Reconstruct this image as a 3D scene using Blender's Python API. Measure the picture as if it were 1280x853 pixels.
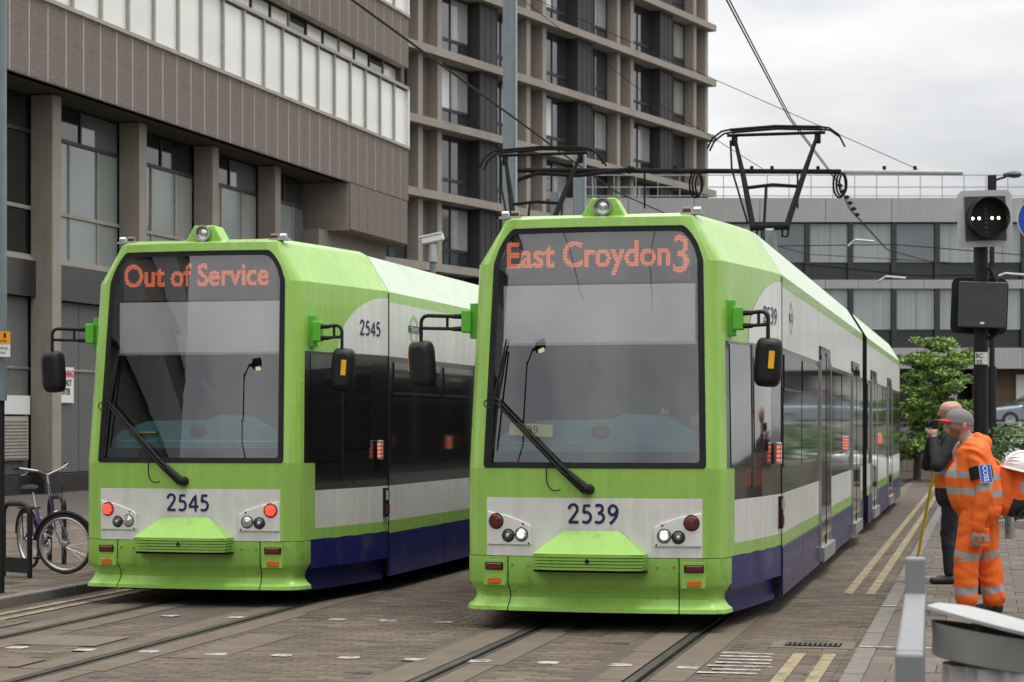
import bpy, bmesh, math, random
from mathutils import Vector, Matrix, noise as mnoise
R = math.radians
random.seed(7)
S = bpy.context.scene
for o in list(bpy.data.objects): bpy.data.objects.remove(o)
COL = S.collection

# ------------------------------------------------------------------ camera
F, HOR, CZ = 2550.0, 530.0, 1.77          # focal length in photo pixels, horizon row, eye height
cd = bpy.data.cameras.new('camera'); cam = bpy.data.objects.new('camera', cd); COL.objects.link(cam)
cam.location = (0, 0, CZ); cam.rotation_euler = (R(90), 0, 0)
cd.sensor_width = 36; cd.lens = 36 * F / 1280; cd.shift_y = (HOR - 426.5) / 1280
cd.clip_start = 0.1; cd.clip_end = 2000
cd.dof.use_dof = True; cd.dof.focus_distance = 17.5; cd.dof.aperture_fstop = 5.6
S.camera = cam
S.render.resolution_x = 1024; S.render.resolution_y = 682
# ------------------------------------------------------------------ sky, sun, exposure
SUN_EL, SUN_AZ = 73.0, 125.0               # soft sun high up, behind the camera to the right
w = bpy.data.worlds.new('World'); S.world = w; w.use_nodes = True
nt = w.node_tree; N = nt.nodes; L = nt.links
bg = N['Background']; bg.inputs[1].default_value = 0.10
sky = N.new('ShaderNodeTexSky'); sky.sky_type = 'NISHITA'; sky.sun_disc = False
sky.sun_elevation = R(SUN_EL); sky.sun_rotation = R(SUN_AZ)
tc = N.new('ShaderNodeTexCoord'); sx = N.new('ShaderNodeSeparateXYZ'); L.new(tc.outputs['Generated'], sx.inputs[0])
mp = N.new('ShaderNodeMapping'); mp.inputs['Scale'].default_value = (1.0, 1.0, 3.4); L.new(tc.outputs['Generated'], mp.inputs[0])
nz = N.new('ShaderNodeTexNoise'); nz.inputs['Scale'].default_value = 3.3; nz.inputs['Detail'].default_value = 5; nz.inputs['Roughness'].default_value = .5
L.new(mp.outputs[0], nz.inputs['Vector'])
cr = N.new('ShaderNodeValToRGB'); L.new(nz.outputs[0], cr.inputs[0])
cr.color_ramp.elements[0].position = .34; cr.color_ramp.elements[0].color = (4.5, 4.62, 4.85, 1)
cr.color_ramp.elements[1].position = .60; cr.color_ramp.elements[1].color = (7.3, 7.3, 7.25, 1)
# overcast luminance: brighter overhead than at the horizon
mr = N.new('ShaderNodeMapRange'); mr.inputs[1].default_value = .05; mr.inputs[2].default_value = 1.0; mr.inputs[3].default_value = 1.0; mr.inputs[4].default_value = 3.8
L.new(sx.outputs[2], mr.inputs[0])
vm = N.new('ShaderNodeVectorMath'); vm.operation = 'SCALE'; L.new(cr.outputs[0], vm.inputs[0]); L.new(mr.outputs[0], vm.inputs['Scale'])
mx = N.new('ShaderNodeMixRGB'); mx.inputs[0].default_value = .94; L.new(sky.outputs[0], mx.inputs[1]); L.new(vm.outputs[0], mx.inputs[2])
L.new(mx.outputs[0], bg.inputs[0])
sd = bpy.data.lights.new('sun', 'SUN'); so = bpy.data.objects.new('sun', sd); COL.objects.link(so)
sd.energy = 1.5; sd.angle = R(14); sd.color = (1, .95, .88)
az, el = R(SUN_AZ), R(SUN_EL)
sdir = Vector((math.sin(az) * math.cos(el), math.cos(az) * math.cos(el), math.sin(el)))
so.rotation_euler = sdir.to_track_quat('Z', 'Y').to_euler(); so.location = (0, -20, 40)
S.view_settings.view_transform = 'Standard'; S.view_settings.look = 'None'
S.view_settings.exposure = 0.1; S.view_settings.gamma = 1
S.render.engine = 'CYCLES'
S.cycles.max_bounces = 8; S.cycles.transparent_max_bounces = 12

# ------------------------------------------------------------------ helpers
def P(px, py, Y): return Vector(((px - 640) / F * Y, Y, CZ - (py - HOR) / F * Y))
TH = R(13.05); DV = Vector((math.sin(TH), math.cos(TH), 0)); RV = Vector((math.cos(TH), -math.sin(TH), 0))
def st(a, b, z=0): return RV * a + DV * b + Vector((0, 0, z))          # street frame: a across, b along

class MB:
    def __init__(s): s.v = []; s.f = []; s.m = []; s.cm = 0
    def add(s, vs, fs, m=None):
        o = len(s.v); s.v += [tuple(p) for p in vs]
        for f in fs: s.f.append(tuple(i + o for i in f)); s.m.append(s.cm if m is None else m)
        return s
    def box(s, x0, x1, y0, y1, z0, z1, m=None, M=None):
        vs = [Vector((x, y, z)) for z in (z0, z1) for y in (y0, y1) for x in (x0, x1)]
        if M: vs = [M @ q for q in vs]
        return s.add(vs, [(0, 2, 3, 1), (4, 5, 7, 6), (0, 1, 5, 4), (2, 6, 7, 3), (0, 4, 6, 2), (1, 3, 7, 5)], m)
    def cyl(s, p0, p1, r0, r1=None, n=12, m=None, cap=True):
        return s.tube([p0, p1], [r0, r0 if r1 is None else r1], n, m, cap)
    def tube(s, pts, r, n=8, m=None, cap=True, closed=False):
        pts = [Vector(p) for p in pts]; k = len(pts)
        rr = r if isinstance(r, (list, tuple)) else [r] * k
        vs = []; up = None
        for i, p in enumerate(pts):
            a = pts[i - 1] if (i or closed) else p; b = pts[(i + 1) % k] if (i < k - 1 or closed) else p
            t = (b - a).normalized()
            if up is None: up = Vector((0, 0, 1)) if abs(t.z) < .9 else Vector((1, 0, 0))
            e1 = t.cross(up)
            if e1.length < 1e-4: e1 = t.cross(Vector((1, 0, 0)))
            e1.normalize(); e2 = e1.cross(t).normalized(); up = e2
            for j in range(n):
                q = 2 * math.pi * j / n
                vs.append(p + (e1 * math.cos(q) + e2 * math.sin(q)) * rr[i])
        fs = []
        for i in range(k if closed else k - 1):
            for j in range(n):
                a, b = i * n + j, i * n + (j + 1) % n; c, d = ((i + 1) % k) * n + (j + 1) % n, ((i + 1) % k) * n + j
                fs.append((a, d, c, b))
        if cap and not closed: fs += [tuple(range(n)), tuple(reversed(range((k - 1) * n, k * n)))]
        return s.add(vs, fs, m)
    def lathe(s, prof, M=None, n=24, m=None):          # prof of (r, z)
        vs = [Vector((r * math.cos(2 * math.pi * j / n), r * math.sin(2 * math.pi * j / n), z)) for r, z in prof for j in range(n)]
        if M: vs = [M @ q for q in vs]
        fs = [(i * n + j, i * n + (j + 1) % n, (i + 1) * n + (j + 1) % n, (i + 1) * n + j) for i in range(len(prof) - 1) for j in range(n)]
        return s.add(vs, fs, m)
    def prism(s, poly, d0, d1, M=None, m=None):         # poly in x,z; extruded in y
        k = len(poly); vs = [Vector((x, d, z)) for d in (d0, d1) for x, z in poly]
        if M: vs = [M @ q for q in vs]
        return s.add(vs, [tuple(range(k)), tuple(reversed(range(k, 2 * k)))] + [(i, i + k, (i + 1) % k + k, (i + 1) % k) for i in range(k)], m)
    def grid(s, rows, m=None, closed=False):
        a, b = len(rows), len(rows[0]); vs = [p for r in rows for p in r]
        fs = [(i * b + j, i * b + (j + 1) % b, (i + 1) * b + (j + 1) % b, (i + 1) * b + j) for i in range(a - 1) for j in range(b if closed else b - 1)]
        return s.add(vs, fs, m)
    def mesh(s, name, mats, smooth=False):
        me = bpy.data.meshes.new(name); me.from_pydata(s.v, [], s.f)
        for mt in (mats if isinstance(mats, (list, tuple)) else [mats]): me.materials.append(mt)
        if any(s.m): me.polygons.foreach_set('material_index', s.m)
        bm = bmesh.new(); bm.from_mesh(me); bmesh.ops.recalc_face_normals(bm, faces=bm.faces); bm.to_mesh(me); bm.free()
        if smooth:
            me.polygons.foreach_set('use_smooth', [True] * len(me.polygons))
            if smooth != 'all': me.set_sharp_from_angle(angle=R(smooth if smooth is not True else 35))
        me.update(); return me
    def build(s, name, mats, parent=None, smooth=False, bevel=0, loc=None):
        o = link(name, s.mesh(name, mats, smooth), parent, loc)
        if bevel: bev(o, bevel)
        return o
def bev(o, wd, seg=2):
    md = o.modifiers.new('bevel', 'BEVEL'); md.width = wd; md.segments = seg; md.limit_method = 'ANGLE'; md.angle_limit = R(40)
    return o
def link(name, me, parent=None, loc=None, rot=None):
    o = bpy.data.objects.new(name, me); COL.objects.link(o)
    if parent: o.parent = parent
    if loc is not None: o.location = loc
    if rot is not None: o.rotation_euler = rot
    return o
def empty(name, loc=(0, 0, 0), rz=0):
    o = link(name, None, None, loc, (0, 0, rz)); o.empty_display_size = .2; return o
def tag(o, label, cat, group=None):
    o['label'] = label; o['category'] = cat
    if group: o['group'] = group
    return o
def structure(o): o['kind'] = 'structure'; return o
def stuff(o): o['kind'] = 'stuff'; return o
MC = {}
def cmesh(key, fn):
    if key not in MC: MC[key] = fn()
    return MC[key]
def boxmesh(dx, dy, dz, mt, key=None):                 # box standing on its origin corner
    k = ('b', round(dx, 3), round(dy, 3), round(dz, 3), mt.name)
    return cmesh(k, lambda: MB().box(0, dx, 0, dy, 0, dz).mesh('box_piece', mt))
def text_mesh(txt, size, bold=0.0, ext=0.0, align='CENTER'):
    c = bpy.data.curves.new('t', 'FONT'); c.body = txt; c.size = size; c.offset = bold; c.extrude = ext; c.align_x = align; c.resolution_u = 6
    o = bpy.data.objects.new('t', c); COL.objects.link(o); bpy.context.view_layer.update()
    me = bpy.data.meshes.new_from_object(o.evaluated_get(bpy.context.evaluated_depsgraph_get()))
    bpy.data.objects.remove(o); bpy.data.curves.remove(c); return me
GLY = {'2': ([[(.04, .74), (.08, .88), (.20, .98), (.34, .98), (.46, .90), (.50, .76), (.46, .62), (.34, .44), (.06, .065)], [(.02, .065), (.56, .065)]]),
 '5': ([[(.48, .935), (.16, .935), (.13, .54)], [(.13, .54), (.24, .60), (.36, .58), (.47, .49), (.51, .34), (.47, .18), (.36, .07), (.22, .05), (.06, .10)]]),
 '4': ([[(.44, -.02), (.44, .96), (.04, .30)], [(.0, .27), (.62, .27)]]),
 '3': ([[(.06, .90), (.18, .97), (.32, .96), (.43, .87), (.43, .70), (.33, .58), (.18, .54)], [(.18, .54), (.36, .52), (.48, .42), (.50, .27), (.42, .12), (.28, .05), (.12, .06), (.03, .11)]]),
 '9': ([[(.12, .0), (.30, .15), (.44, .36), (.51, .58), (.50, .76), (.42, .90), (.28, .96), (.15, .90), (.07, .76), (.08, .60), (.17, .48), (.29, .46), (.41, .54), (.50, .68)]])}
def glyphs(name, txt, size, mt, fn, parent, squash=1.0, wdt=.15):
    mb = MB(); x0 = -len(txt) * .70 / 2 + .08; lay = 0
    for ch in txt:
        for ln in GLY[ch]:
            pts = []
            for a, b in zip(ln, ln[1:]):
                pts += [(a[0] + (b[0] - a[0]) * t / 4, a[1] + (b[1] - a[1]) * t / 4) for t in range(4)]
            pts.append(ln[-1]); lay += 1; vs = []; h = wdt / 2
            for i, p in enumerate(pts):
                a = pts[max(0, i - 1)]; b = pts[min(len(pts) - 1, i + 1)]; dx, dy = b[0] - a[0], b[1] - a[1]; l = math.hypot(dx, dy) or 1
                for s in (-1, 1): vs.append(fn((x0 + p[0] - s * dy / l * h) * size * squash, (p[1] + s * dx / l * h) * size, .0008 * (lay % 3)))
            mb.add(vs, [(2 * i, 2 * i + 1, 2 * i + 3, 2 * i + 2) for i in range(len(pts) - 1)])
        x0 += .70
    return mb.build(name, mt, parent)
def text_on(name, txt, size, mt, fn, parent, bold=0.0, squash=1.0):
    me = text_mesh(txt, size, bold)
    bm = bmesh.new(); bm.from_mesh(me); bmesh.ops.triangulate(bm, faces=bm.faces); bmesh.ops.subdivide_edges(bm, edges=[e for e in bm.edges if e.calc_length() > .02], cuts=3); bmesh.ops.triangulate(bm, faces=bm.faces); bm.to_mesh(me); bm.free()
    for v in me.vertices: v.co = fn(v.co.x * squash, v.co.y)
    me.materials.clear(); me.materials.append(mt); me.name = name
    return link(name, me, parent)

# ------------------------------------------------------------------ materials
def mat(name, col, rough=.6, metal=0.0, var=.08, scale=6.0, bump=0.0, bscale=40.0, streak=0.0, coat=0.0, emit=None, es=0.0, spec=.5, dirt=None, dscale=1.2, stretch=(1, 1, 1), attr=None, dlo=.52, dhi=.72):
    m = bpy.data.materials.new(name); m.use_nodes = True; nt = m.node_tree; N = nt.nodes; L = nt.links; b = N['Principled BSDF']
    b.inputs['Roughness'].default_value = rough; b.inputs['Metallic'].default_value = metal
    b.inputs['Specular IOR Level'].default_value = spec; b.inputs['Coat Weight'].default_value = coat; b.inputs['Coat Roughness'].default_value = .06
    tc = N.new('ShaderNodeTexCoord')
    def vec(sc):
        mp = N.new('ShaderNodeMapping'); mp.inputs['Scale'].default_value = sc; L.new(tc.outputs['Object'], mp.inputs[0]); return mp.outputs[0]
    def nzn(sc, d=4, v=None, r=.6):
        n = N.new('ShaderNodeTexNoise'); n.inputs['Scale'].default_value = sc; n.inputs['Detail'].default_value = d; n.inputs['Roughness'].default_value = r
        L.new(v if v else tc.outputs['Object'], n.inputs['Vector']); return n.outputs[0]
    rgb = N.new('ShaderNodeRGB'); rgb.outputs[0].default_value = (*col, 1); cur = rgb.outputs[0]
    if attr:
        at = N.new('ShaderNodeVertexColor'); at.layer_name = attr; mm = N.new('ShaderNodeMixRGB'); mm.blend_type = 'MULTIPLY'; mm.inputs[0].default_value = 1
        L.new(cur, mm.inputs[1]); L.new(at.outputs[0], mm.inputs[2]); cur = mm.outputs[0]
    def mul(fac, lo, hi, cur):
        r = N.new('ShaderNodeMapRange'); r.inputs[1].default_value = .3; r.inputs[2].default_value = .7; r.inputs[3].default_value = lo; r.inputs[4].default_value = hi; L.new(fac, r.inputs[0])
        v = N.new('ShaderNodeVectorMath'); v.operation = 'SCALE'; L.new(cur, v.inputs[0]); L.new(r.outputs[0], v.inputs['Scale']); return v.outputs[0]
    if var: cur = mul(nzn(scale, 5, vec(stretch)), 1 - var, 1 + var, cur)
    if streak: cur = mul(nzn(1.0, 6, vec((14, 14, .7))), 1 - streak, 1 + streak * .5, cur)
    if dirt:
        f = nzn(dscale, 7, None, .68); r = N.new('ShaderNodeMapRange'); r.inputs[1].default_value = dlo; r.inputs[2].default_value = dhi; r.inputs[4].default_value = dirt[3]; L.new(f, r.inputs[0])
        mm = N.new('ShaderNodeMixRGB'); mm.inputs[2].default_value = (*dirt[:3], 1); L.new(r.outputs[0], mm.inputs[0]); L.new(cur, mm.inputs[1]); cur = mm.outputs[0]
    L.new(cur, b.inputs['Base Color'])
    if rough > .12 and var:
        r = N.new('ShaderNodeMapRange'); r.inputs[3].default_value = max(0, rough - .1); r.inputs[4].default_value = min(1, rough + .1); L.new(nzn(scale * 2.3, 4), r.inputs[0]); L.new(r.outputs[0], b.inputs['Roughness'])
    if bump:
        bp = N.new('ShaderNodeBump'); bp.inputs['Strength'].default_value = bump; bp.inputs['Distance'].default_value = .01; L.new(nzn(bscale, 4), bp.inputs['Height']); L.new(bp.outputs[0], b.inputs['Normal'])
    if emit: b.inputs['Emission Color'].default_value = (*emit, 1); b.inputs['Emission Strength'].default_value = es
    return m
def glass_mat(name, tint, refl=.0, ior=1.5, rough=0.0, wave=0.0):
    m = bpy.data.materials.new(name); m.use_nodes = True; nt = m.node_tree; N = nt.nodes; L = nt.links; N.remove(N['Principled BSDF'])
    t = N.new('ShaderNodeBsdfTransparent'); t.inputs[0].default_value = (*tint, 1)
    g = N.new('ShaderNodeBsdfGlossy'); g.inputs['Roughness'].default_value = rough; g.inputs[0].default_value = (1, 1, 1, 1)
    f = N.new('ShaderNodeFresnel'); f.inputs[0].default_value = ior
    a = N.new('ShaderNodeMath'); a.operation = 'MULTIPLY_ADD'; a.inputs[1].default_value = 1.0; a.inputs[2].default_value = refl; a.use_clamp = True; L.new(f.outputs[0], a.inputs[0])
    if wave:
        n = N.new('ShaderNodeTexNoise'); n.inputs['Scale'].default_value = 1.3; n.inputs['Detail'].default_value = 1; tc = N.new('ShaderNodeTexCoord'); L.new(tc.outputs['Object'], n.inputs['Vector'])
        bp = N.new('ShaderNodeBump'); bp.inputs['Strength'].default_value = wave; bp.inputs['Distance'].default_value = .05; L.new(n.outputs[0], bp.inputs['Height']); L.new(bp.outputs[0], g.inputs['Normal'])
    mx = N.new('ShaderNodeMixShader'); L.new(a.outputs[0], mx.inputs[0]); L.new(t.outputs[0], mx.inputs[1]); L.new(g.outputs[0], mx.inputs[2])
    L.new(mx.outputs[0], N['Material Output'].inputs[0]); return m
G = (.285, .50, .095)
M = dict(
 green=mat('tram_green', G, .28, var=.05, scale=1.5, streak=.13, coat=.3, dirt=(.16, .26, .06, .18), dscale=2.2),
 bumper_green=mat('bumper_green', (.27, .50, .088), .34, var=.07, scale=2, streak=.07, dirt=(.11, .17, .05, .5), dscale=6, dlo=.56, dhi=.7),
 white=mat('tram_white', (.645, .645, .61), .32, var=.06, scale=2, streak=.13, coat=.2, dirt=(.38, .35, .31, .3), dscale=2.5),
 lampwhite=mat('lamp_panel', (.68, .67, .64), .35, var=.03),
 rwhite=mat('roof_pale', (.53, .61, .49), .5, var=.06, streak=.06, dirt=(.35, .38, .3, .4)),
 blue=mat('tram_blue', (.013, .016, .11), .3, spec=.3, var=.12, scale=3, streak=.1, coat=.12, dirt=(.09, .085, .11, .5), dscale=2.5),
 black=mat('tram_black', (.012, .012, .013), .18, var=.2, coat=.5),
 rubber=mat('black_rubber', (.011, .011, .012), .6, var=.2, spec=.25),
 plastic=mat('black_plastic', (.012, .012, .013), .45, spec=.3, var=.15, bump=.1, bscale=300),
 grime=mat('underframe_grime', (.018, .016, .015), .85, var=.3),
 teal=mat('teal_dashboard', (.075, .25, .28), .55, var=.08),
 cabdark=mat('cab_lining', (.045, .045, .05), .8, var=.1),
 cabgrey=mat('cab_grey', (.07, .07, .075), .7, var=.1),
 blind=mat('sun_blind', (.82, .81, .80), .8, var=.05, scale=3),
 yellow=mat('yellow_reflector', (.85, .42, .01), .35, var=.04),
 card=mat('yellow_card', (.75, .68, .28), .7, var=.03),
 navy=mat('navy_lettering', (.012, .012, .085), .4, var=.03),
 led=mat('led_orange', (.5, .1, .03), .5, var=0, emit=(1, .20, .06), es=.85),
 ledpanel=mat('led_panel', (.065, .068, .07), .5, var=.06),
 red=mat('red_lens', (.11, .006, .006), .12, var=.1, coat=.8),
 redlit=mat('red_lens_lit', (.35, .02, .015), .15, var=.05, emit=(1, .03, .015), es=.30),
 redled=mat('red_led', (.5, .03, .02), .3, var=0, emit=(1, .20, .12), es=1.0),
 orange=mat('orange_lens', (.62, .13, .008), .15, var=.15, coat=.7),
 brownlens=mat('brown_lens', (.13, .018, .014), .14, var=.2, scale=60, coat=.8),
 clear=mat('clear_lens', (.62, .62, .63), .12, metal=.7, var=.25, scale=50),
 lit=mat('headlamp_lit', (.9, .9, .88), .1, var=0, emit=(1, .97, .9), es=1.0),
 chrome=mat('chrome', (.55, .54, .52), .2, metal=1, var=.1),
 darklens=mat('dark_lens', (.05, .055, .06), .06, metal=.4, var=.3, scale=40, coat=.8),
 alu=mat('brushed_aluminium', (.42, .42, .41), .38, metal=.8, var=.1),
 panto=mat('pantograph_black', (.008, .008, .008), .75, var=.3, spec=.15),
 wire=mat('overhead_wire', (.015, .014, .013), .8, var=.1, spec=.15),
 sigboard=mat('signal_board', (.46, .47, .48), .4, metal=.2, var=.08),
 galv=mat('galvanised_steel', (.36, .37, .38), .5, metal=.35, var=.12, scale=14),
 mast=mat('mast_blue_grey', (.15, .18, .205), .5, var=.08, streak=.1),
 postblack=mat('post_black', (.010, .010, .011), .5, spec=.3, var=.2, bump=.05, bscale=200),
 darkbox=mat('signal_grey_black', (.05, .05, .05), .5, var=.15),
 ledwhite=mat('signal_led', (1, .8, .6), .3, var=0, emit=(1, .78, .55), es=4),
 barrier=mat('barrier_grey', (.20, .205, .21), .5, var=.05, dirt=(.25, .24, .22, .3)),
 binlid=mat('bin_lid', (.36, .36, .36), .5, var=.08, dirt=(.2, .19, .17, .4), dscale=6),
 bingrey=mat('bin_grey', (.25, .25, .235), .5, var=.1),
 bag=mat('plastic_bag', (.47, .47, .47), .3, var=.1),
 asphalt=mat('asphalt', (.098, .080, .064), .9, var=.2, scale=1.3, bump=.5, bscale=160, dirt=(.065, .058, .05, .6), dscale=.9, spec=.3),
 brickroad=mat('paver_brown', (.115, .090, .068), .88, var=.22, scale=1.1, bump=.3, bscale=220, attr='tone', dirt=(.075, .064, .053, .6), dscale=.7, spec=.3),
 slabm=mat('slab_brown', (.118, .098, .079), .88, var=.2, scale=2.0, bump=.3, bscale=150, dirt=(.09, .08, .068, .6), dscale=.9, spec=.3),
 slabm2=mat('slab_grey', (.145, .122, .099), .88, var=.14, scale=2.0, bump=.3, bscale=150, dirt=(.10, .09, .075, .5), dscale=.9, spec=.3),
 trackconc=mat('track_concrete', (.140, .113, .087), .95, spec=.2, var=.15, scale=3, bump=.4, bscale=120, dirt=(.10, .085, .07, .7), dscale=1.0),
 kerb=mat('kerb_granite', (.15, .135, .12), .85, var=.2, scale=8, bump=.4, bscale=120, dirt=(.07, .06, .05, .5)),
 joint=mat('joint_sand', (.062, .053, .044), .95, var=.2),
 rail=mat('rail_steel', (.06, .055, .05), .45, spec=.2, metal=.1, var=.2, scale=9, stretch=(1, .1, 1)),
 groove=mat('rail_groove', (.014, .012, .011), .95, var=.3, spec=.03),
 ypaint=mat('yellow_paint', (.285, .23, .12), .85, var=.12, scale=4, dirt=(.13, .105, .08, .95), dscale=5.5, dlo=.42, dhi=.62),
 wpaint=mat('white_paint', (.42, .40, .36), .85, var=.1, scale=5, dirt=(.13, .11, .09, .95), dscale=8, dlo=.42, dhi=.6),
 aggregate=mat('exposed_aggregate', (.165, .143, .122), .95, var=.50, scale=20, bump=.6, bscale=60, streak=.06, dirt=(.075, .063, .055, .5), dscale=.6),
 jointpale=mat('joint_pale', (.40, .37, .33), .9, var=.15),
 concrete=mat('pillar_concrete', (.28, .25, .21), .9, var=.12, scale=1.4, bump=.2, streak=.12, dirt=(.12, .105, .09, .5), dscale=.7),
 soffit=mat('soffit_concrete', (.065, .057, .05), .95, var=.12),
 wframe=mat('window_frame_cream', (.33, .30, .26), .7, var=.12),
 opal=mat('opal_pane', (.70, .72, .67), .25, var=.06, scale=.5, coat=.3),  # opal glass, colour raised to include the sky's reflection
 opal2=mat('opal_pane_cool', (.66, .68, .66), .25, var=.08, scale=.5, coat=.3),  # cooler opal glass, sky reflection likewise put into the colour
 frosted=mat('frosted_pane', (.25, .29, .275), .2, var=.06, scale=.6, coat=.3),
 curtain=mat('curtained_pane', (.33, .34, .32), .12, var=.25, scale=1.2, stretch=(5, 5, .2), coat=.6),
 darkpane=mat('dark_pane', (.018, .022, .022), .06, var=.3, scale=.4, coat=.6),
 fascia=mat('shop_fascia', (.022, .021, .020), .3, var=.2, coat=.2),
 cladding=mat('shopfront_panel', (.115, .115, .115), .55, var=.08, streak=.14),
 twconc=mat('tower_concrete', (.29, .262, .225), .9, var=.1, scale=.6, streak=.14, dirt=(.13, .115, .10, .5), dscale=.25),
 twdark=mat('tower_cladding', (.038, .037, .040), .7, var=.15, scale=.8, streak=.2),
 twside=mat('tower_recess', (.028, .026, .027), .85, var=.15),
 twniche_shade=mat('tower_niche_shade', (.15, .132, .112), .9, var=.1, scale=.6, streak=.2),  # niche colour darkened to paint in the shade between the fins
 twpane=mat('tower_glass', (.03, .036, .04), .05, var=.3, scale=.3, coat=1.0, spec=1.0),
 twskyrefl=mat('tower_sky_reflection', (.72, .75, .76), .5, var=.15, scale=.5, stretch=(4, 4, .2), coat=.5),  # pale pane colour paints in the sky mirrored by the glass
 twframe=mat('tower_frame', (.030, .030, .032), .5, var=.1),
 offgrey=mat('office_panel', (.36, .355, .35), .75, var=.08, scale=.5, streak=.10),
 offdark=mat('office_dark', (.016, .018, .022), .3, var=.15, coat=.3),
 offblind=mat('office_blind', (.29, .33, .325), .4, var=.16, scale=1.0, stretch=(6, 6, .1), coat=.6),
 offglass=mat('office_glass', (.12, .14, .15), .06, var=.3, scale=.3, coat=1.0),
 brown=mat('brown_brick', (.14, .095, .062), .9, var=.2, scale=6),
 hedge=mat('hedge_leaf', (.052, .115, .022), .6, var=.35, scale=3),
 leaf=mat('tree_leaf', (.16, .27, .04), .55, var=.35, scale=2.0),
 leaf2=mat('tree_leaf_dark', (.075, .15, .028), .55, var=.3, scale=2.0),
 bark=mat('bark', (.07, .05, .038), .9, var=.3),
 orangecloth=mat('hi_vis_orange', (.84, .14, .012), .75, var=.07, scale=9, bump=.15, bscale=60),
 refl=mat('reflective_tape', (.36, .37, .37), .4, metal=.2, var=.06),
 blackcloth=mat('black_cloth', (.013, .014, .017), .85, var=.25, scale=12),
 greycloth=mat('grey_cloth', (.17, .165, .16), .9, var=.15, scale=60),
 redcloth=mat('red_cloth', (.48, .02, .025), .8, var=.1),
 skin=mat('skin', (.43, .255, .19), .5, var=.1, scale=18),
 boot=mat('boot_leather', (.02, .018, .016), .55, var=.2),
 helmet=mat('hard_hat_white', (.72, .72, .70), .22, var=.03, coat=.5),
 yellowpole=mat('yellow_pole', (.85, .60, .01), .4, var=.05),
 purple=mat('bicycle_purple', (.055, .028, .13), .25, var=.1, coat=.6),
 tyre=mat('tyre', (.018, .017, .016), .8, var=.2),
 rim=mat('bicycle_rim', (.55, .54, .52), .3, metal=.8, var=.1),
 signred=mat('sign_red', (.55, .02, .02), .5, var=.03), signwhite=mat('sign_white', (.70, .69, .66), .5, var=.04), signblack=mat('sign_black', (.015, .015, .015), .5, var=.03),
 signorange=mat('sign_orange', (.80, .30, .01), .5, var=.04), signblue=mat('sign_blue', (.006, .07, .45), .4, var=.04),
 carsilver=mat('car_blue_grey', (.22, .27, .31), .25, metal=.4, var=.05, coat=.6), cardark=mat('car_dark_blue', (.015, .018, .035), .2, var=.05, coat=.8),
 carwhite=mat('car_white', (.7, .7, .7), .25, var=.03, coat=.7), carred=mat('car_red', (.45, .02, .02), .25, var=.05, coat=.7),
 carglass=mat('car_glass', (.01, .012, .013), .05, var=0, coat=1.0),
 planterwall=mat('planter_concrete', (.26, .235, .195), .9, var=.12, scale=2, streak=.1),
 hand_green=mat('mirror_bracket_green', (.10, .42, .03), .4, var=.06),
)
M['windscreen'] = glass_mat('windscreen_glass', (.93, .95, .95), .10, 1.5, 0.0, 0)
M['sideglass'] = mat('tinted_side_glass', (.012, .013, .013), .035, var=.3, scale=.5, coat=1.0, spec=.9)
# ================================================================== GROUND
KR, KL, T1, T2 = -0.93, -9.15, -3.06, -7.20          # kerb lines and track centres across the street
road = structure(MB().add([(-400, -200, 0), (400, -200, 0), (400, 600, 0), (-400, 600, 0)], [(0, 1, 2, 3)]).build('road', M['asphalt']))
def sheet(name, quads, mt, z, parent=None):            # quads of (a0,a1,b0,b1) in the street frame
    mb = MB()
    for a0, a1, b0, b1 in quads: mb.add([st(a0, b0, z), st(a1, b0, z), st(a1, b1, z), st(a0, b1, z)], [(0, 1, 2, 3)])
    return mb.build(name, mt, parent)
# pavements (raised slabs)
def pave(name, poly, z1):
    mb = MB(); k = len(poly)
    mb.add([st(a, b, z) for z in (-.02, z1) for a, b in poly], [tuple(range(k, 2 * k))] + [(i, (i + 1) % k, (i + 1) % k + k, i + k) for i in range(k)])
    return structure(mb.build(name, M['joint']))
pavR = pave('pavement_right', [(KR + .15, 12.0), (1.0, 10.5), (5.2, 2), (60, 2), (60, 44), (KR + .15, 44)], .088)
pavL = pave('pavement_left', [(KL - .15, -30), (KL - .15, 120), (-60, 120), (-60, -30)], .088)
# real paving blocks in the carriageway, joined (thousands, each too small to pick apart)
def blocks(name, regions, mt, z0, h, bl, bw, gap, parent, excl=()):
    vs = []; fs = []; tone = []
    for (a0, a1, b0, b1) in regions:
        nrow = int((b1 - b0) / (bw + gap)); ncol = int((a1 - a0) / (bl + gap)) + 1
        for i in range(nrow):
            b = b0 + i * (bw + gap); off = (bl + gap) * .5 * (i % 2)
            for j in range(ncol):
                a = a0 + j * (bl + gap) - off
                l = max(a, a0); r = min(a + bl, a1)
                if r - l < .03: continue
                if any(l < e1 and r > e0 for e0, e1 in excl): continue
                z = z0 + h + random.uniform(-.0013, .0013); t1 = random.uniform(-.0013, .0013)
                o = len(vs); e = .004
                vs += [st(l, b, z0), st(r, b, z0), st(r, b + bw, z0), st(l, b + bw, z0), st(l + e, b + e, z), st(r - e, b + e, z + t1), st(r - e, b + bw - e, z + t1), st(l + e, b + bw - e, z)]
                fs += [(o + 4, o + 5, o + 6, o + 7), (o, o + 1, o + 5, o + 4), (o + 1, o + 2, o + 6, o + 5), (o + 2, o + 3, o + 7, o + 6), (o + 3, o, o + 4, o + 7)]
                t = random.gauss(1, .16); wv = random.uniform(-.05, .05); tone += [(t + wv, t, t - wv, 1)] * 8
    me = bpy.data.meshes.new(name); me.from_pydata([tuple(v) for v in vs], [], fs); me.materials.append(mt)
    ca = me.color_attributes.new('tone', 'FLOAT_COLOR', 'POINT'); ca.data.foreach_set('color', [c for t in tone for c in t])
    return stuff(link(name, me, parent))
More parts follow.
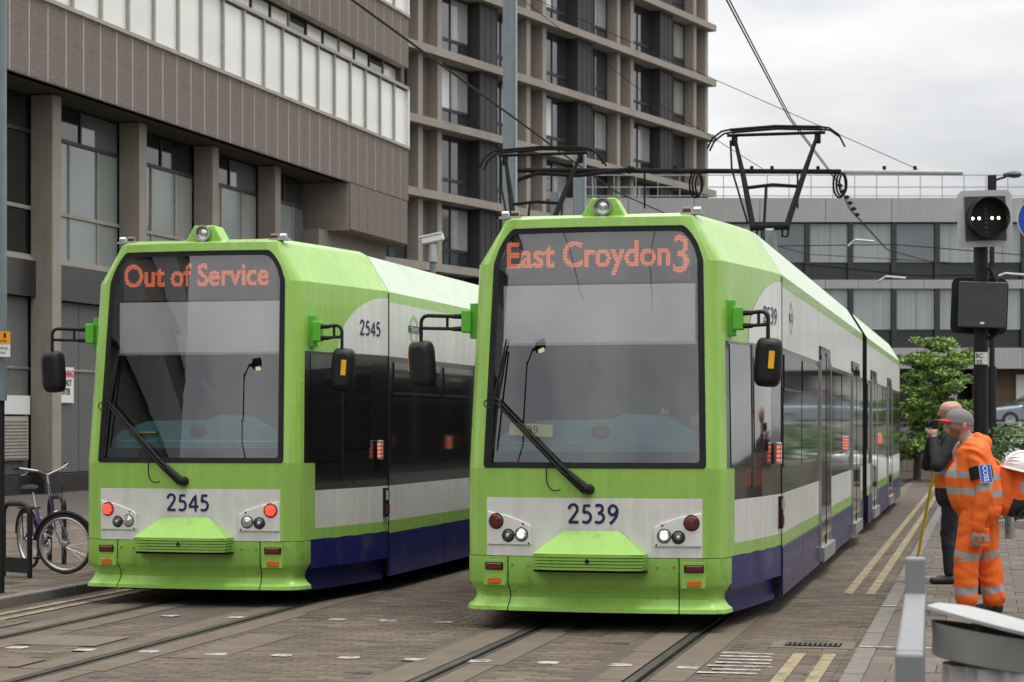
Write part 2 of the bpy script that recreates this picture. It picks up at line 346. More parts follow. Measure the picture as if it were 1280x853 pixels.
g = .36
exc = [(t + s * .7175 - g, t + s * .7175 + g) for t in (T1, T2) for s in (-1, 1)]
blocks('paving_blocks', [(KL + .5, KR - .02, 12.2, 16.9), (-6.2, KR - .02, 16.9, 18.6), (-6.0, -4.3, 18.6, 32), (-1.9, KR - .02, 18.6, 34)], M['brickroad'], .0, .006, .20, .10, .006, road, exc)
# concrete bed each side of the rails, rails with groove
for ti, tcx in enumerate((T1, T2)):
    for sd_ in (-1, 1):
        c = tcx + sd_ * .7175
        k = 'right' if sd_ > 0 else 'left'; k2 = ('East Croydon tram', 'Out of Service tram')[ti]
        mb = MB(); random.seed(3 + ti * 7 + sd_)
        b = 8.0
        while b < 60:                                   # bed slabs with joints
            ln = random.uniform(1.6, 2.6)
            wl = random.choice((.30, .33, .36)); wr = random.choice((.30, .34, .36))
            for (x0, x1) in ((c - wl, c - .085), (c + .085, c + wr)):
                zz = .005 + random.uniform(0, .002)
                mb.add([st(x0, b, zz), st(x1, b, zz), st(x1, b + ln - .02, zz), st(x0, b + ln - .02, zz), st(x0, b, 0), st(x1, b, 0), st(x1, b + ln - .02, 0), st(x0, b + ln - .02, 0)],
                       [(0, 1, 2, 3), (0, 1, 5, 4), (1, 2, 6, 5), (2, 3, 7, 6), (3, 0, 4, 7)])
            b += ln
        structure(mb.build('track_bed', M['trackconc']))
        r = MB(); r.cm = 0
        def strip(x0, x1, z, m):
            r.add([st(x0, -20, z), st(x1, -20, z), st(x1, 150, z), st(x0, 150, z), st(x0, -20, -.01), st(x1, -20, -.01), st(x1, 150, -.01), st(x0, 150, -.01)], [(0, 1, 2, 3), (0, 1, 5, 4), (1, 2, 6, 5), (2, 3, 7, 6), (3, 0, 4, 7)], m)
        strip(c - .10, c + .10, .0025, 1)
        strip(c - .055, c + .012, .012, 0); strip(c + .055, c + .085, .010, 0)
        structure(r.build('tram_rail', [M['rail'], M['groove']]))
# kerb stones
def kerb_row(parent, a0, a1, b0, b1, ln=.915, z=.1):
    b = b0
    while b < b1:
        me = cmesh(('kerb', a1 - a0, ln), lambda: MB().box(0, a1 - a0, 0, ln - .012, -.1, z).mesh('kerb_stone', M['kerb']))
        o = link('kerb_stone', me, parent, st(a0, b, random.uniform(-.004, .003)), (0, 0, -TH)); bev(o, .012)
        b += ln
kerb_row(pavR, KR, KR + .146, 12.9, 43); kerb_row(pavL, KL - .146, KL, 14, 44)
# paving slabs on the right pavement: the 300 nearest are pieces of their own
sl = []
b = 12.6; i = 0
while b < 36:
    a = KR + .152 + (.153 if i % 2 else 0)
    if i % 2: sl.append((b, -9))
    while a < 5.4:
        x, y = (st(a, b)).x, (st(a, b)).y
        if 640 + F * x / y < 1330: sl.append((b, a))
        a += .306
    b += .456; i += 1
rest = MB(); sme = [MB().box(0, .30, 0, .45, 0, .016).mesh('paving_slab', M[k]) for k in ('slabm', 'slabm2', 'slabm', 'slabm')]
for n, (b, a) in enumerate(sl):
    z = .086 + random.uniform(-.003, .003)
    if a == -9: link('paving_slab', cmesh('halfslab', lambda: MB().box(0, .147, 0, .45, 0, .016).mesh('paving_slab', M['slabm'])), pavR, st(KR + .152, b, z), (0, 0, -TH)); continue
    if n < 300: o = link('paving_slab', random.choice(sme), pavR, st(a, b, z), (random.uniform(-.004, .004), 0, -TH))
    else:
        rest.add([st(a, b, z), st(a + .3, b, z), st(a + .3, b + .45, z), st(a, b + .45, z)] + [st(a, b, z + .016), st(a + .3, b, z + .016), st(a + .3, b + .45, z + .016), st(a, b + .45, z + .016)],
                 [(4, 5, 6, 7), (0, 1, 5, 4), (1, 2, 6, 5), (2, 3, 7, 6), (3, 0, 4, 7)], random.choice((0, 0, 1)))
stuff(rest.build('paving_slabs_far', [M['slabm'], M['slabm2']], pavR))
# left pavement blocks (stuff)
blocks('pavement_blocks', [(-16, KL - .16, 17, 42)], M['brickroad'], .08, .016, .40, .40, .01, pavL)
# pale bands across the right pavement
for b in (15.4, 18.9, 22.6, 26.5, 30):
    structure(sheet('pavement_band', [(KR + .02, KR + .55 + random.uniform(0, .4), b, b + .07)], M['wpaint'], .108))
# painted markings
def yl(a, b0, b1): return [(a, a + .095, b0, b1)]
for a in (KR - .50, KR - .27):
    structure(sheet('yellow_line', yl(a, 13.0, 15.75), M['ypaint'], .0105)); structure(sheet('yellow_line', yl(a, 21.4, 60), M['ypaint'], .0105))
for a in (KL + .22, KL + .45): structure(sheet('yellow_line', yl(a, 10, 60), M['ypaint'], .0085))
def stud(px, py):
    Y = F * CZ / (py - HOR); p = P(px, py, Y); mb = MB(); n = 9; r = random.Random(px)
    ring = []
    for i in range(n * 2):
        q = math.pi * i / n; c_, s_ = math.cos(q), math.sin(q)
        k = 1 / max(abs(c_), abs(s_)) * r.uniform(.82, 1.05); ring.append((c_ * k * .085, s_ * k * .085))
    mb.add([(p.x + x * RV.x + y * DV.x, p.y + x * RV.y + y * DV.y, .0105) for x, y in ring], [tuple(range(2 * n))])
    return structure(mb.build('crossing_stud_marking', M['wpaint']))
for q in ((22, 811), (105, 814), (187, 816), (270, 819), (352, 821), (435, 824), (517, 826), (600, 828), (685, 830), (777, 833), (860, 836), (212, 771), (296, 773), (421, 776), (485, 777), (554, 779)): stud(*q)
# worn white patch, gutter grate
for k in range(7):
    structure(sheet('worn_white_marking', [(KR - 1.02 + random.uniform(-.04, .04), KR - .62 + random.uniform(-.05, .05), 14.35 + k * .21, 14.43 + k * .21)], M['wpaint'], .0108))
gr = empty('drain_grate', st(KR - .40, 16.35, .0045), -TH)
MB().box(-.33, .33, -.24, .24, 0, .008).build('concrete_surround', M['slabm2'], gr)
MB().box(-.22, .22, -.13, .13, .006, .011).build('pit', M['groove'], gr)
for k in range(11): MB().box(-.21 + k * .04, -.19 + k * .04, -.12, .12, .010, .018).build('bar', M['rail'], gr)
tag(gr, 'rectangular cast iron road drain grate in pale concrete by the kerb', 'drain grate')
# asphalt patches at left
for (a0, a1, b0, b1, mt) in ((T2 - .35, T2 + .32, 15.0, 15.7, 'slabm2'), (T2 - .3, T2 + .36, 13.6, 14.1, 'trackconc'), (KL + .75, T2 - 1.1, 15.5, 16.8, 'trackconc'), (T2 + 1.2, T2 + 1.6, 14.4, 16.2, 'trackconc'), (KL + .7, T2 - 1.1, 13.2, 14.9, 'asphalt')):
    structure(sheet('patched_paving', [(a0, a1, b0, b1)], M[mt], .0088))

# ================================================================== LEFT OFFICE BUILDING
def frame(px, Y, vpx):                     # facade frame: x along the wall (away), y into the building
    s = (vpx - 640) / F; d = Vector((s, 1)).normalized()
    return Vector(((px - 640) / F * Y, Y, 0)), math.atan2(d.y, d.x)
lo, lr = frame(77, 50, 1350)
LB = empty('office_building', lo, lr); tag(LB, 'brown aggregate panelled office block with pale opal window bands', 'building')
U0, U1 = -8.2, 24.7
PR = -.7                                    # panel plane, proud of the pillars
def lb(name, x0, x1, y0, y1, z0, z1, mt, par=None): return MB().box(x0, x1, y0, y1, z0, z1).build(name, M[mt], par or LB)
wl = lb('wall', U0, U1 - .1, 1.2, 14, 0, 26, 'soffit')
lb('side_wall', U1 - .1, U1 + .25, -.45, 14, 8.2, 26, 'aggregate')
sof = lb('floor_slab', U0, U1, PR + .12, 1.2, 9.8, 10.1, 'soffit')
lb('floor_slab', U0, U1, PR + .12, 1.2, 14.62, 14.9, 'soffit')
def panel_band(u0, u1, z0, z1, n=None, pitch=.89):
    bk = lb('spandrel', u0, u1, PR + .003, PR + .3, z0, z1, 'jointpale')
    n = round((u1 - u0) / pitch); p = (u1 - u0) / n
    me = cmesh(('agg', round(p, 3), z1 - z0), lambda: MB().box(.026, p - .026, 0, .07, .01, z1 - z0 - .01).mesh('aggregate_panel', M['aggregate']))
    for i in range(n): bev(link('aggregate_panel', me, bk, (u0 + i * p, PR - random.uniform(.004, .008), z0)), .012, 1)
    return bk
panel_band(U0, U1, 9.8, 11.66); panel_band(U0, U1, 14.6, 16.4); panel_band(U0, U1, 19.4, 21.2)
# corner: panels drop lower
cb = lb('corner_block', U1 - 6.15, U1 - .12, PR + .06, 1.1, 8.2, 9.79, 'concrete')
for i in range(7): bev(link('aggregate_panel', cmesh('cagg', lambda: MB().box(.018, .842, 0, .07, .01, 1.55).mesh('aggregate_panel', M['aggregate'])), cb, (U1 - 6.1 + i * .86, PR - .002, 8.22)), .012, 1)
lb('corner_pillar', U1 - 6.9, U1 - .2, .1, 1.15, 0, 8.2, 'concrete')
# strip windows
def strip_windows(z0, zt, z1):
    lb('window_sill', U0, U1 + .02, PR - .06, PR + .25, z0 - .0, z0 + .1, 'wframe')
    n = round((U1 - U0) / 1.5); p = (U1 - U0) / n
    for i in range(n):
        u = U0 + i * p
        fr = lb('window_frame', u - .05, u + .06, PR + .0, PR + .14, z0 + .1, zt, 'wframe')
        link('pane', cmesh(('op', zt - z0, i % 3), lambda: MB().box(.06, p - .05, 0, .04, 0, zt - z0 - .18).mesh('pane', M[('opal', 'opal2', 'opal')[i % 3]])), fr, (u, PR + .07 + random.uniform(0, .01), z0 + .13))
        dk = (i * 7) % 5 == 0
        f2 = lb('window_frame', u - .04, u + .05, PR + .42, PR + .5, zt + .1, z1, 'twframe' if i % 3 else 'wframe')
        link('pane', cmesh(('cl', z1 - zt, dk, i % 2), lambda: MB().box(.1, p - .1, 0, .04, .05, z1 - zt - .18).mesh('pane', M['darkpane' if dk else ('opal', 'opal2')[i % 2]])), f2, (u, PR + .46, zt + .12))
    lb('transom', U0, U1 + .01, PR - .04, PR + .5, zt, zt + .11, 'wframe')
    lb('corner_mullion', U1 - .08, U1 + .06, PR - .03, PR + .5, z0 + .1, zt, 'signwhite')
strip_windows(11.66, 13.8, 14.62); strip_windows(16.4, 18.6, 19.4)
# pillars and bay windows
pit = 4.75
kinds = ['darkpane', 'curtain', 'curtain', 'curtain', 'frosted']
for i in range(-2, 5):
    uc = -.225 + i * pit
    if i < 4: bev(lb('pillar', uc - .225, uc + .225, 0, .6, 0, 9.78, 'concrete'), .02)
    if i == -2: continue
    w0, w1 = uc - pit + .225, uc - .225
    if i == 4: w1 = U1 - 6.95
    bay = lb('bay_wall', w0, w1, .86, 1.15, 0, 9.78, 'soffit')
    wm = w1 - w0
    # window: rows of panes with cream frames
    for (z0, z1, kd) in ((5.9, 6.98, 'frosted'), (7.08, 8.86, None), (8.94, 9.74, 'top')):
        xs = [w0, w0 + wm * .36, w0 + wm * .72, w1]
        if kd == 'top': xs = [w0, w0 + wm * .5, w1]
        for k in range(len(xs) - 1):
            mt = kd if kd == 'frosted' else ('offglass' if kd == 'top' and k % 2 and i % 2 else 'darkpane' if kd == 'top' else random.choice(('curtain', 'curtain', 'frosted', 'offglass')))
            if i <= 0 and kd != 'top': mt = 'darkpane'
            wf = lb('window_frame', xs[k] + .02, xs[k] + .09, .62, .72, z0 - .08, z1 + .02, 'wframe' if z1 < 9 else 'twframe', bay)
            lb('pane', xs[k] + .09, xs[k + 1] + .02, .66, .7, z0, z1, mt, bay)
        lb('transom', w0, w1, .6, .74, z0 - .09, z0, 'wframe' if z0 < 8 else 'twframe', bay)
    lb('fascia', w0 - (.12 if i < 1 else 0), w1 + .05, .45, .8, 4.86, 5.74, 'fascia')
    lb('window_sill', w0, w1, .5, .8, 5.74, 5.82, 'wframe')
    n = 4
    for k in range(n):
        lb('shopfront_panel', w0 + wm * k / n + .012, w0 + wm * (k + 1) / n - .012, .66 + .004 * (k % 2), .72, .55, 4.84, 'cladding')
    lb('shopfront_rail', w0, w1, .63, .655, 3.1, 3.16, 'alu')
    lb('plinth', w0, w1, .1, .7, .08, .53, 'fascia')
    if i == 0:
        ve = lb('vent', w0 + 1.9, w1 - .25, .52, .64, .9, 1.95, 'wframe')
        for k in range(12): lb('louvre', w0 + 1.95, w1 - .3, .49, .53, .95 + k * .08, .99 + k * .08, 'wframe', ve)
        lb('letter_panel', w0 + 1.9, w1 - .2, .5, .64, 2.0, 2.45, 'opal2')
lb('pillar_plinth', -1.3, -.46, -.25, .2, .08, .62, 'fascia')
# warning sign on the shopfront
ws = empty('warning_sign', LB.matrix_world @ Vector((0, 0, 0)), 0)
bpy.context.view_layer.update()
ws.matrix_world = LB.matrix_world @ Matrix.Translation((1.35, .60, 2.75))
MB().box(-.42, .42, 0, .02, -.45, .45).build('sign_plate', M['signwhite'], ws)
text_on('lettering', 'WARNING', .24, M['signred'], lambda x, y: Vector((x, -.004, y + .2)), ws, .01, .68)
text_on('lettering', 'DO NOT\nENTER', .22, M['signblack'], lambda x, y: Vector((x, -.004, y - .02)), ws, .008, .7)
tag(ws, 'white warning notice with red heading on grey shopfront panel', 'sign')

# ================================================================== CONCRETE GRID TOWER
to, tr = frame(885, 120, 2030)
TW = empty('tower_block', to, tr); tag(TW, 'tall concrete grid office tower with projecting floor ledges and fins', 'building')
def tb(name, x0, x1, y0, y1, z0, z1, mt, par=None): return MB().box(x0, x1, y0, y1, z0, z1).build(name, M[mt], par or TW)
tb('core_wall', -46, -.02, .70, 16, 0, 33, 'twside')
tb('end_wall', -.02, 0.0, .55, 16.02, 0, 33, 'twconc')
lev = [5.75 + 3.25 * k for k in range(9)]
fme = {}
for k, zt in enumerate(lev):
    ld = tb('floor_ledge', -46, .45, -.35, .9, zt - .36, zt, 'twconc')
    if k == len(lev) - 1: break
    z0, z1 = zt, zt + 3.25 - .36
    for mod in range(5):
        o = -10.25 * mod
        for f0 in (-.40, -2.1):
            if o + f0 < -45: continue
            link('fin', cmesh('twfin', lambda: MB().box(0, .40, 0, .66, 0, z1 - z0).mesh('fin', M['twconc'])), TW, (o + f0, 0, z0))
        link('niche_wall', cmesh('twniche_shade', lambda: MB().box(0, 1.28, 0, .1, 0, z1 - z0).mesh('niche_wall', M['twniche_shade'])), TW, (o - 1.69, .5, z0))
        if o - 10 < -46: continue
        bx = link('cladding_box', cmesh('twbox', lambda: MB().box(0, 1.75, 0, .66, 0, z1 - z0).mesh('cladding_box', M['twdark'])), TW, (o - 6.75, .03, z0))
        for q in range(4): link('cladding_seam', cmesh('twseam', lambda: MB().box(0, .05, 0, .03, 0, z1 - z0).mesh('cladding_seam', M['twframe'])), bx, (.05 + q * .54, -.025, 0))
        for (x0, x1) in ((-10.0, -6.78), (-4.98, -2.12)):
            wd = x1 - x0
            wf = link('window', cmesh(('twwf', round(wd, 2)), lambda: MB().box(0, wd, 0, .08, 0, .08).box(0, wd, 0, .08, .75, .9).box(0, wd, 0, .08, z1 - z0 - .12, z1 - z0).box(0, .07, 0, .08, 0, z1 - z0).box(wd - .07, wd, 0, .08, 0, z1 - z0).box(wd * .46, wd * .46 + .07, 0, .08, 0, z1 - z0).box(wd * .2, wd * .2 + .05, 0, .08, 0, z1 - z0).mesh('window', M['twframe'])), TW, (o + x0, .58, z0))
            for (p0, p1, mts) in ((0, .2, ('twskyrefl', 'twskyrefl', 'twpane')), (.2, .46, ('twskyrefl', 'twpane', 'twpane')), (.46, 1, ('twpane', 'twpane', 'curtain'))):
                mt = random.choice(mts)
                link('pane', cmesh(('twp', round(wd, 2), p0, mt), lambda: MB().box(wd * p0, wd * p1, 0, .02, .85, z1 - z0 - .1).mesh('pane', M[mt])), wf, (0, .045, 0))
            link('pane', cmesh(('twl', round(wd, 2)), lambda: MB().box(0, wd, 0, .02, .06, .78).mesh('pane', M['twpane'])), wf, (0, .045, 0))

# ================================================================== LOW OFFICE BUILDING AT THE BACK
OY = 105.0; sc = OY / F
def hz(py): return CZ - (py - HOR) * sc
OB = empty('low_office', (0, OY, 0)); tag(OB, 'low grey office range with dark window bands and rooftop railing', 'building')
def ob(name, x0, x1, y0, y1, z0, z1, mt, par=None): return MB().box(x0, x1, y0, y1, z0, z1).build(name, M[mt], par or OB)
X0, X1 = 2.6, 34.0
ob('wall', X0, X1, .3, 14, hz(462), hz(250), 'offdark')
pw = 3.38; n = int((X1 - X0) / pw) + 1
me1 = MB().box(.012, pw - .012, 0, .3, 0, hz(248) - hz(278)).mesh('parapet_panel', M['offgrey'])
for i in range(n): link('parapet_panel', me1, OB, (X0 + i * pw, -.15, hz(278)))
for (ya, yb) in ((350, 361), (435, 461)):
    me2 = MB().box(.012, pw / 2 - .012, 0, .25, 0, hz(ya) - hz(yb)).mesh('spandrel_panel', M['offgrey'])
    for i in range(2 * n): link('spandrel_panel', me2, OB, (X0 + i * pw / 2, -.06, hz(yb)))
wp = 2.23; xo = (1063.5 - 640) * sc
for fl, (ya, yb) in enumerate(((280, 328), (361, 412))):
    i = -7
    while xo + i * wp < X1 - 1:
        x = xo + i * wp; i += 1
        if x < X0: continue
        fr = ob('window_post', x - .13, x + .13, .0, .3, hz(yb) - .9, hz(ya) + .05, 'offdark')
        mt = ('offblind', 'offglass', 'offblind')[(i * 5 + fl) % 3] if fl == 0 else 'offblind'
        sp = random.random()
        if sp < .35:
            ob('pane', x + .15, x + wp * .52, .14, .2, hz(yb), hz(ya), mt, fr); ob('mullion', x + wp * .52, x + wp * .56, .1, .2, hz(yb), hz(ya), 'wframe', fr); ob('pane', x + wp * .56, x + wp - .15, .14, .2, hz(yb), hz(ya), 'offblind', fr)
        else: ob('pane', x + .15, x + wp - .15, .14, .2, hz(yb), hz(ya), mt, fr)
rl = None
nz_ = MB()
for i in range(30):
    ob('railing_post', 3.0 + i * 1.13, 3.04 + i * 1.13, .4, .44, hz(250), hz(218), 'galv')
for py in (218, 233): ob('railing_bar', X0, X1, .38, .42, hz(py) - .025, hz(py) + .025, 'galv')
ob('railing_bar', X0, X1, .36, .40, hz(244) - .02, hz(244) + .02, 'galv')
# undercroft: dark recess, brick wall, white garage door
ob('undercroft', X0, X1, 3.0, 3.3, 0, hz(462), 'offdark')
bw = ob('brick_wall', 24.0, 30, 1.2, 1.6, 0, hz(462), 'brown')
ob('garage_door', 26.2, 29.9, 1.0, 1.18, 0, hz(468), 'signwhite')
for i in range(4): ob('column', 6 + i * 5.5, 6.5 + i * 5.5, .4, .9, 0, hz(462), 'offgrey')
# retaining wall of the raised car park in front of it, with railing and the road behind the tram
RWY = 66.0
rw = MB().box(11.0, 40, 0, .35, 0, 1.66).build('retaining_wall', M['planterwall'], None, loc=(0, RWY, 0)); tag(rw, 'low concrete retaining wall behind the railing across the junction', 'wall')
dk = structure(MB().box(11.0, 60, .4, 36, 0, 1.60).build('car_park_deck', M['asphalt'], None, loc=(0, RWY, 0)))
rg = empty('guard_railing', (0, RWY - 1.2, 0)); tag(rg, 'grey pedestrian guard railing with thin uprights in front of wall', 'railing')
MB().box(12.3, 30, -.02, .02, 1.78, 1.83).box(12.3, 30, -.02, .02, .25, .29).build('rail', M['galv'], rg)
for i in range(90): link('upright', cmesh('upr', lambda: MB().box(-.012, .012, -.012, .012, .27, 1.8).mesh('upright', M['galv'])), rg, (12.4 + i * .16, 0, 0))
for i in range(8): link('post', cmesh('upp', lambda: MB().box(-.03, .03, -.03, .03, 0, 1.84).mesh('post', M['galv'])), rg, (12.3 + i * 2.0, .0, 0))
# the street goes on behind the camera: blocks on both sides and across its end (they shade the street and show in the windscreens)
def block(name, a, b, rz, ln, h, label, n):
    o = empty(name, st(a, b), rz); tag(o, label, 'building', 'blocks behind the camera')
    MB().box(0, ln, 0, 12, 0, h).build('wall', M['aggregate'], o)
    for k in range(n): MB().box(.5, ln - .5, -.3, -.02, 1.6 + 3.9 * k, 3.9 + 3.9 * k).build('window_band', M['offglass'], o)
block('street_block', -29, -27, R(90) - TH, 30, 22, 'brown office block seen only as the dark mirror image in the Out of Service windscreen', 5)
block('street_block', 42, -62, R(180) - TH, 75, 15.5, 'long low office block closing the street opposite the trams', 3)
block('street_block', 17, 6, R(-90) - TH, 60, 15, 'office block along the pavement opposite the left building', 3)
# ================================================================== TRAMS
CJ = 2.0; HW = 1.40; HL = 14.9; TL = 31.0
pl = [(x, -.085 * (1 - (x / .98) ** 2)) for x in [i * .0490 for i in range(21)]]
pl += [(1.030, .030), (1.062, .072), (1.082, .13), (1.098, .22), (1.118, .35), (1.175, .70), (1.255, 1.2), (1.305, 1.6), (HW / 1.037, CJ)]
pl = [(x * 1.037, y) for x, y in pl]
ps = [0.0]
for a, b in zip(pl, pl[1:]): ps.append(ps[-1] + math.hypot(b[0] - a[0], b[1] - a[1]))
SC = ps[20]; SJ = ps[-1]; S35 = ps[25]
def plan(s):
    sg = -1 if s < 0 else 1; s = abs(s)
    for i in range(len(pl) - 1):
        if s <= ps[i + 1] or i == len(pl) - 2:
            t = (s - ps[i]) / (ps[i + 1] - ps[i]); a, b = pl[i], pl[i + 1]
            dx, dy = b[0] - a[0], b[1] - a[1]; l = math.hypot(dx, dy)
            return sg * (a[0] + dx * t), a[1] + dy * t, sg * dy / l, -dx / l      # point and outward normal
def SURF(s, z, off=0.0):
    x, y, nx, ny = plan(s); x += nx * off; y += ny * off
    k = max(0, min(1, 1 - y / CJ)); sg = -1 if x < 0 else 1; ax = abs(x)
    tz = max(0, min(1, (z - 1.39) / 1.75)); ax -= .05 * tz * k * min(1, ax / 1.0)
    if z > 3.16: ax -= .235 * (z - 3.16) / .38 * max(0, min(1, (ax - .73) / .35))
    if z > 1.39: y += (z - 1.39) * .105 * k
    return Vector((sg * ax, y, z))
ZB = [.64, .66, .75, 1.12, 1.14, 1.39, 2.0, 2.48, 2.75, 3.05, 3.16, 3.30, 3.42, 3.54]
def rrect(hw, z0, z1, r0, r1, n=8):
    pts = []
    for (cx, cz, r, a0) in ((hw - r0, z0 + r0, r0, -90), (hw - r1, z1 - r1, r1, 0), (-hw + r1, z1 - r1, r1, 90), (-hw + r0, z0 + r0, r0, 180)):
        for i in range(n + 1):
            a = R(a0 + 90 * i / n); pts.append((cx + r * math.cos(a), cz + r * math.sin(a)))
    out = []                                   # add points along the straight edges
    for i, p in enumerate(pts):
        q = pts[(i + 1) % len(pts)]; d = math.hypot(q[0] - p[0], q[1] - p[1]); k = max(1, int(d / .03))
        out += [(p[0] + (q[0] - p[0]) * j / k, p[1] + (q[1] - p[1]) * j / k) for j in range(k)]
    return out
WS = rrect(.955, 1.40, 3.455, .03, .20); WC = (0, 2.43)
def scl(ring, k): return [(WC[0] + (x - WC[0]) * (1 - (1 - k) * 1.0), WC[1] + (z - WC[1]) * (1 - (1 - k) * .9)) for x, z in ring]

def shell_mesh():
    mb = MB()                                   # 0 green 1 white 2 blue 3 black 4 roof white
    cols = [-q for q in reversed(ps[20:])] + [q for q in ps[20:]]
    rows = [z for z in ZB]
    def matfor(s, z):
        a = abs(s); x, y, _, _ = plan(a)
        if z > 3.16: return 0
        if y > .33:
            if z < .75: return 0
            if z < 1.12: return 1
            if z < 2.48: return 3
            return 0
        if y > .13 and 1.39 < z < 2.48: return 3
        return 0
    for side in (-1, 1):
        cs = ps[20:]
        for i in range(len(cs) - 1):
            for j in range(len(rows) - 1):
                a, b = side * cs[i], side * cs[i + 1]; z0, z1 = rows[j], rows[j + 1]
                mb.add([SURF(a, z0), SURF(b, z0), SURF(b, z1), SURF(a, z1)], [(0, 1, 2, 3)], matfor((a + b) / 2, (z0 + z1) / 2))
    # front below the windscreen
    cs = [-SC + 2 * SC * i / 24 for i in range(25)]
    for i in range(24):
        for z0, z1, m in ((.64, 1.14, 1), (1.14, 1.39, 0)):
            mm = m if abs(cs[i] + cs[i + 1]) / 2 < .97 else 0
            mb.add([SURF(cs[i], z0), SURF(cs[i + 1], z0), SURF(cs[i + 1], z1), SURF(cs[i], z1)], [(0, 1, 2, 3)], mm)
    # ring round the windscreen
    z0, z1 = 1.39, 3.54
    def outer(p):
        dx, dz = p[0], p[1] - WC[1]; k = min(SC / abs(dx) if abs(dx) > 1e-6 else 9e9, ((z1 - WC[1]) if dz > 0 else (WC[1] - z0)) / abs(dz) if abs(dz) > 1e-6 else 9e9)
        return (dx * k, WC[1] + dz * k)
    O = [outer(p) for p in WS]; n = len(WS)
    mid = [((p[0] + q[0]) / 2, (p[1] + q[1]) / 2) for p, q in zip(WS, O)]
    for A, B in ((WS, mid), (mid, O)):
        vs = [SURF(*p) for p in A] + [SURF(*p) for p in B]
        mb.add(vs, [(i, (i + 1) % n, (i + 1) % n + n, i + n) for i in range(n)], 0)
    for cx, cz in ((SC, z1), (-SC, z1), (SC, z0), (-SC, z0)):          # corner triangles of the ring
        near = sorted(O, key=lambda q: (q[0] - cx) ** 2 + (q[1] - cz) ** 2)
        c1 = next(q for q in near if abs(abs(q[0]) - SC) < 1e-4 and abs(q[1] - cz) > 1e-4); c2 = next(q for q in near if abs(q[1] - cz) < 1e-4 and abs(abs(q[0]) - SC) > 1e-4)
        mb.add([SURF(*c1), SURF(cx, cz), SURF(*c2)], [(0, 1, 2)], 0)
    # roof of the cab
    top = [SURF(s, 3.54) for s in ([-q for q in reversed(ps)] + ps[1:])]
    rf = [Vector((p.x * .93, max(p.y, .28) + .06 * (1 if p.y < CJ - .05 else 0), 3.585)) for p in top]
    for i in range(len(top) - 1): mb.add([top[i], top[i + 1], rf[i + 1], rf[i]], [(0, 1, 2, 3)], 0)
    mb.add(rf, [tuple(range(len(rf)))], 0)
    return mb.mesh('cab_shell', [M['green'], M['white'], M['blue'], M['black'], M['rwhite']], 28)
def side_mesh():
    mb = MB()
    rows = [(.62, .75, 0), (.75, 1.12, 1), (1.12, 2.48, 3), (2.48, 3.05, 1), (3.05, 3.16, 0)]
    for sg in (-1, 1):
        for z0, z1, m in rows:
            mb.add([(sg * HW, CJ + .012, z0), (sg * HW, HL, z0), (sg * HW, HL, z1), (sg * HW, CJ + .012, z1)], [(0, 1, 2, 3)], m)
        mb.add([(sg * HW, CJ + .012, 3.16), (sg * HW, HL, 3.16), (sg * (HW - .235), HL, 3.54), (sg * (HW - .235), CJ + .012, 3.54)], [(0, 1, 2, 3)], 4)
    mb.add([(-HW + .235, CJ + .012, 3.54), (HW - .235, CJ + .012, 3.54), (HW - .235, HL, 3.54), (-HW + .235, HL, 3.54)], [(0, 1, 2, 3)], 4)
    mb.add([(-HW, HL, .3), (HW, HL, .3), (HW, HL, 3.16), (HW - .235, HL, 3.54), (-HW + .235, HL, 3.54), (-HW, HL, 3.16)], [(0, 1, 2, 3, 4, 5)], 3)
    mb.box(-HW + .02, HW - .02, CJ - .02, CJ + .01, .64, 3.14, 3)
    return mb.mesh('car_body', [M['green'], M['white'], M['blue'], M['black'], M['rwhite']])

def led_mesh(txt, w, pitch=.0125, bold=.022, tall=1.18):
    me = text_mesh(txt, 1.0, bold); me.calc_loop_triangles()
    vs = [(v.co.x, v.co.y) for v in me.vertices]; xs = [v[0] for v in vs]; x0, x1 = min(xs), max(xs); k = w / (x1 - x0)
    tris = [[((vs[i][0] - x0) * k - w / 2, vs[i][1] * k * tall) for i in t.vertices] for t in me.loop_triangles]
    on = set()
    for t in tris:
        (ax, ay), (bx, by), (cx, cy) = t; d = (bx - ax) * (cy - ay) - (cx - ax) * (by - ay)
        if abs(d) < 1e-12: continue
        for i in range(int(math.floor(min(ax, bx, cx) / pitch)), int(max(ax, bx, cx) / pitch) + 2):
            for j in range(int(math.floor(min(ay, by, cy) / pitch)), int(max(ay, by, cy) / pitch) + 2):
                x, y = i * pitch, j * pitch
                u = ((x - ax) * (cy - ay) - (cx - ax) * (y - ay)) / d; v = ((bx - ax) * (y - ay) - (x - ax) * (by - ay)) / d
                if u >= -.02 and v >= -.02 and u + v <= 1.02: on.add((i, j))
    mb = MB()
    for i, j in on:
        x, y = i * pitch, j * pitch; h = .0050
        mb.add([(x - h, 0, y - h * .78), (x + h, 0, y - h * .78), (x + h, 0, y + h * .78), (x - h, 0, y + h * .78)], [(0, 1, 2, 3)])
    return mb
def surf_ring(A, B, offa, offb):                 # strip mesh between two (s,z) rings on the surface
    n = len(A); vs = [SURF(p[0], p[1], offa) for p in A] + [SURF(p[0], p[1], offb) for p in B]
    return vs, [(i, (i + 1) % n, (i + 1) % n + n, i + n) for i in range(n)]
def disc(c, nrm, r, d=.02, n=20): return MB().cyl(c, c + nrm * d, r, r * .92, n)
def fnormal(s, z):
    a, b, c = SURF(s, z), SURF(s + .01, z), SURF(s, z + .01); v = (b - a).cross(c - a).normalized()
    return v if v.y < 0 or abs(s) > 1.1 else -v

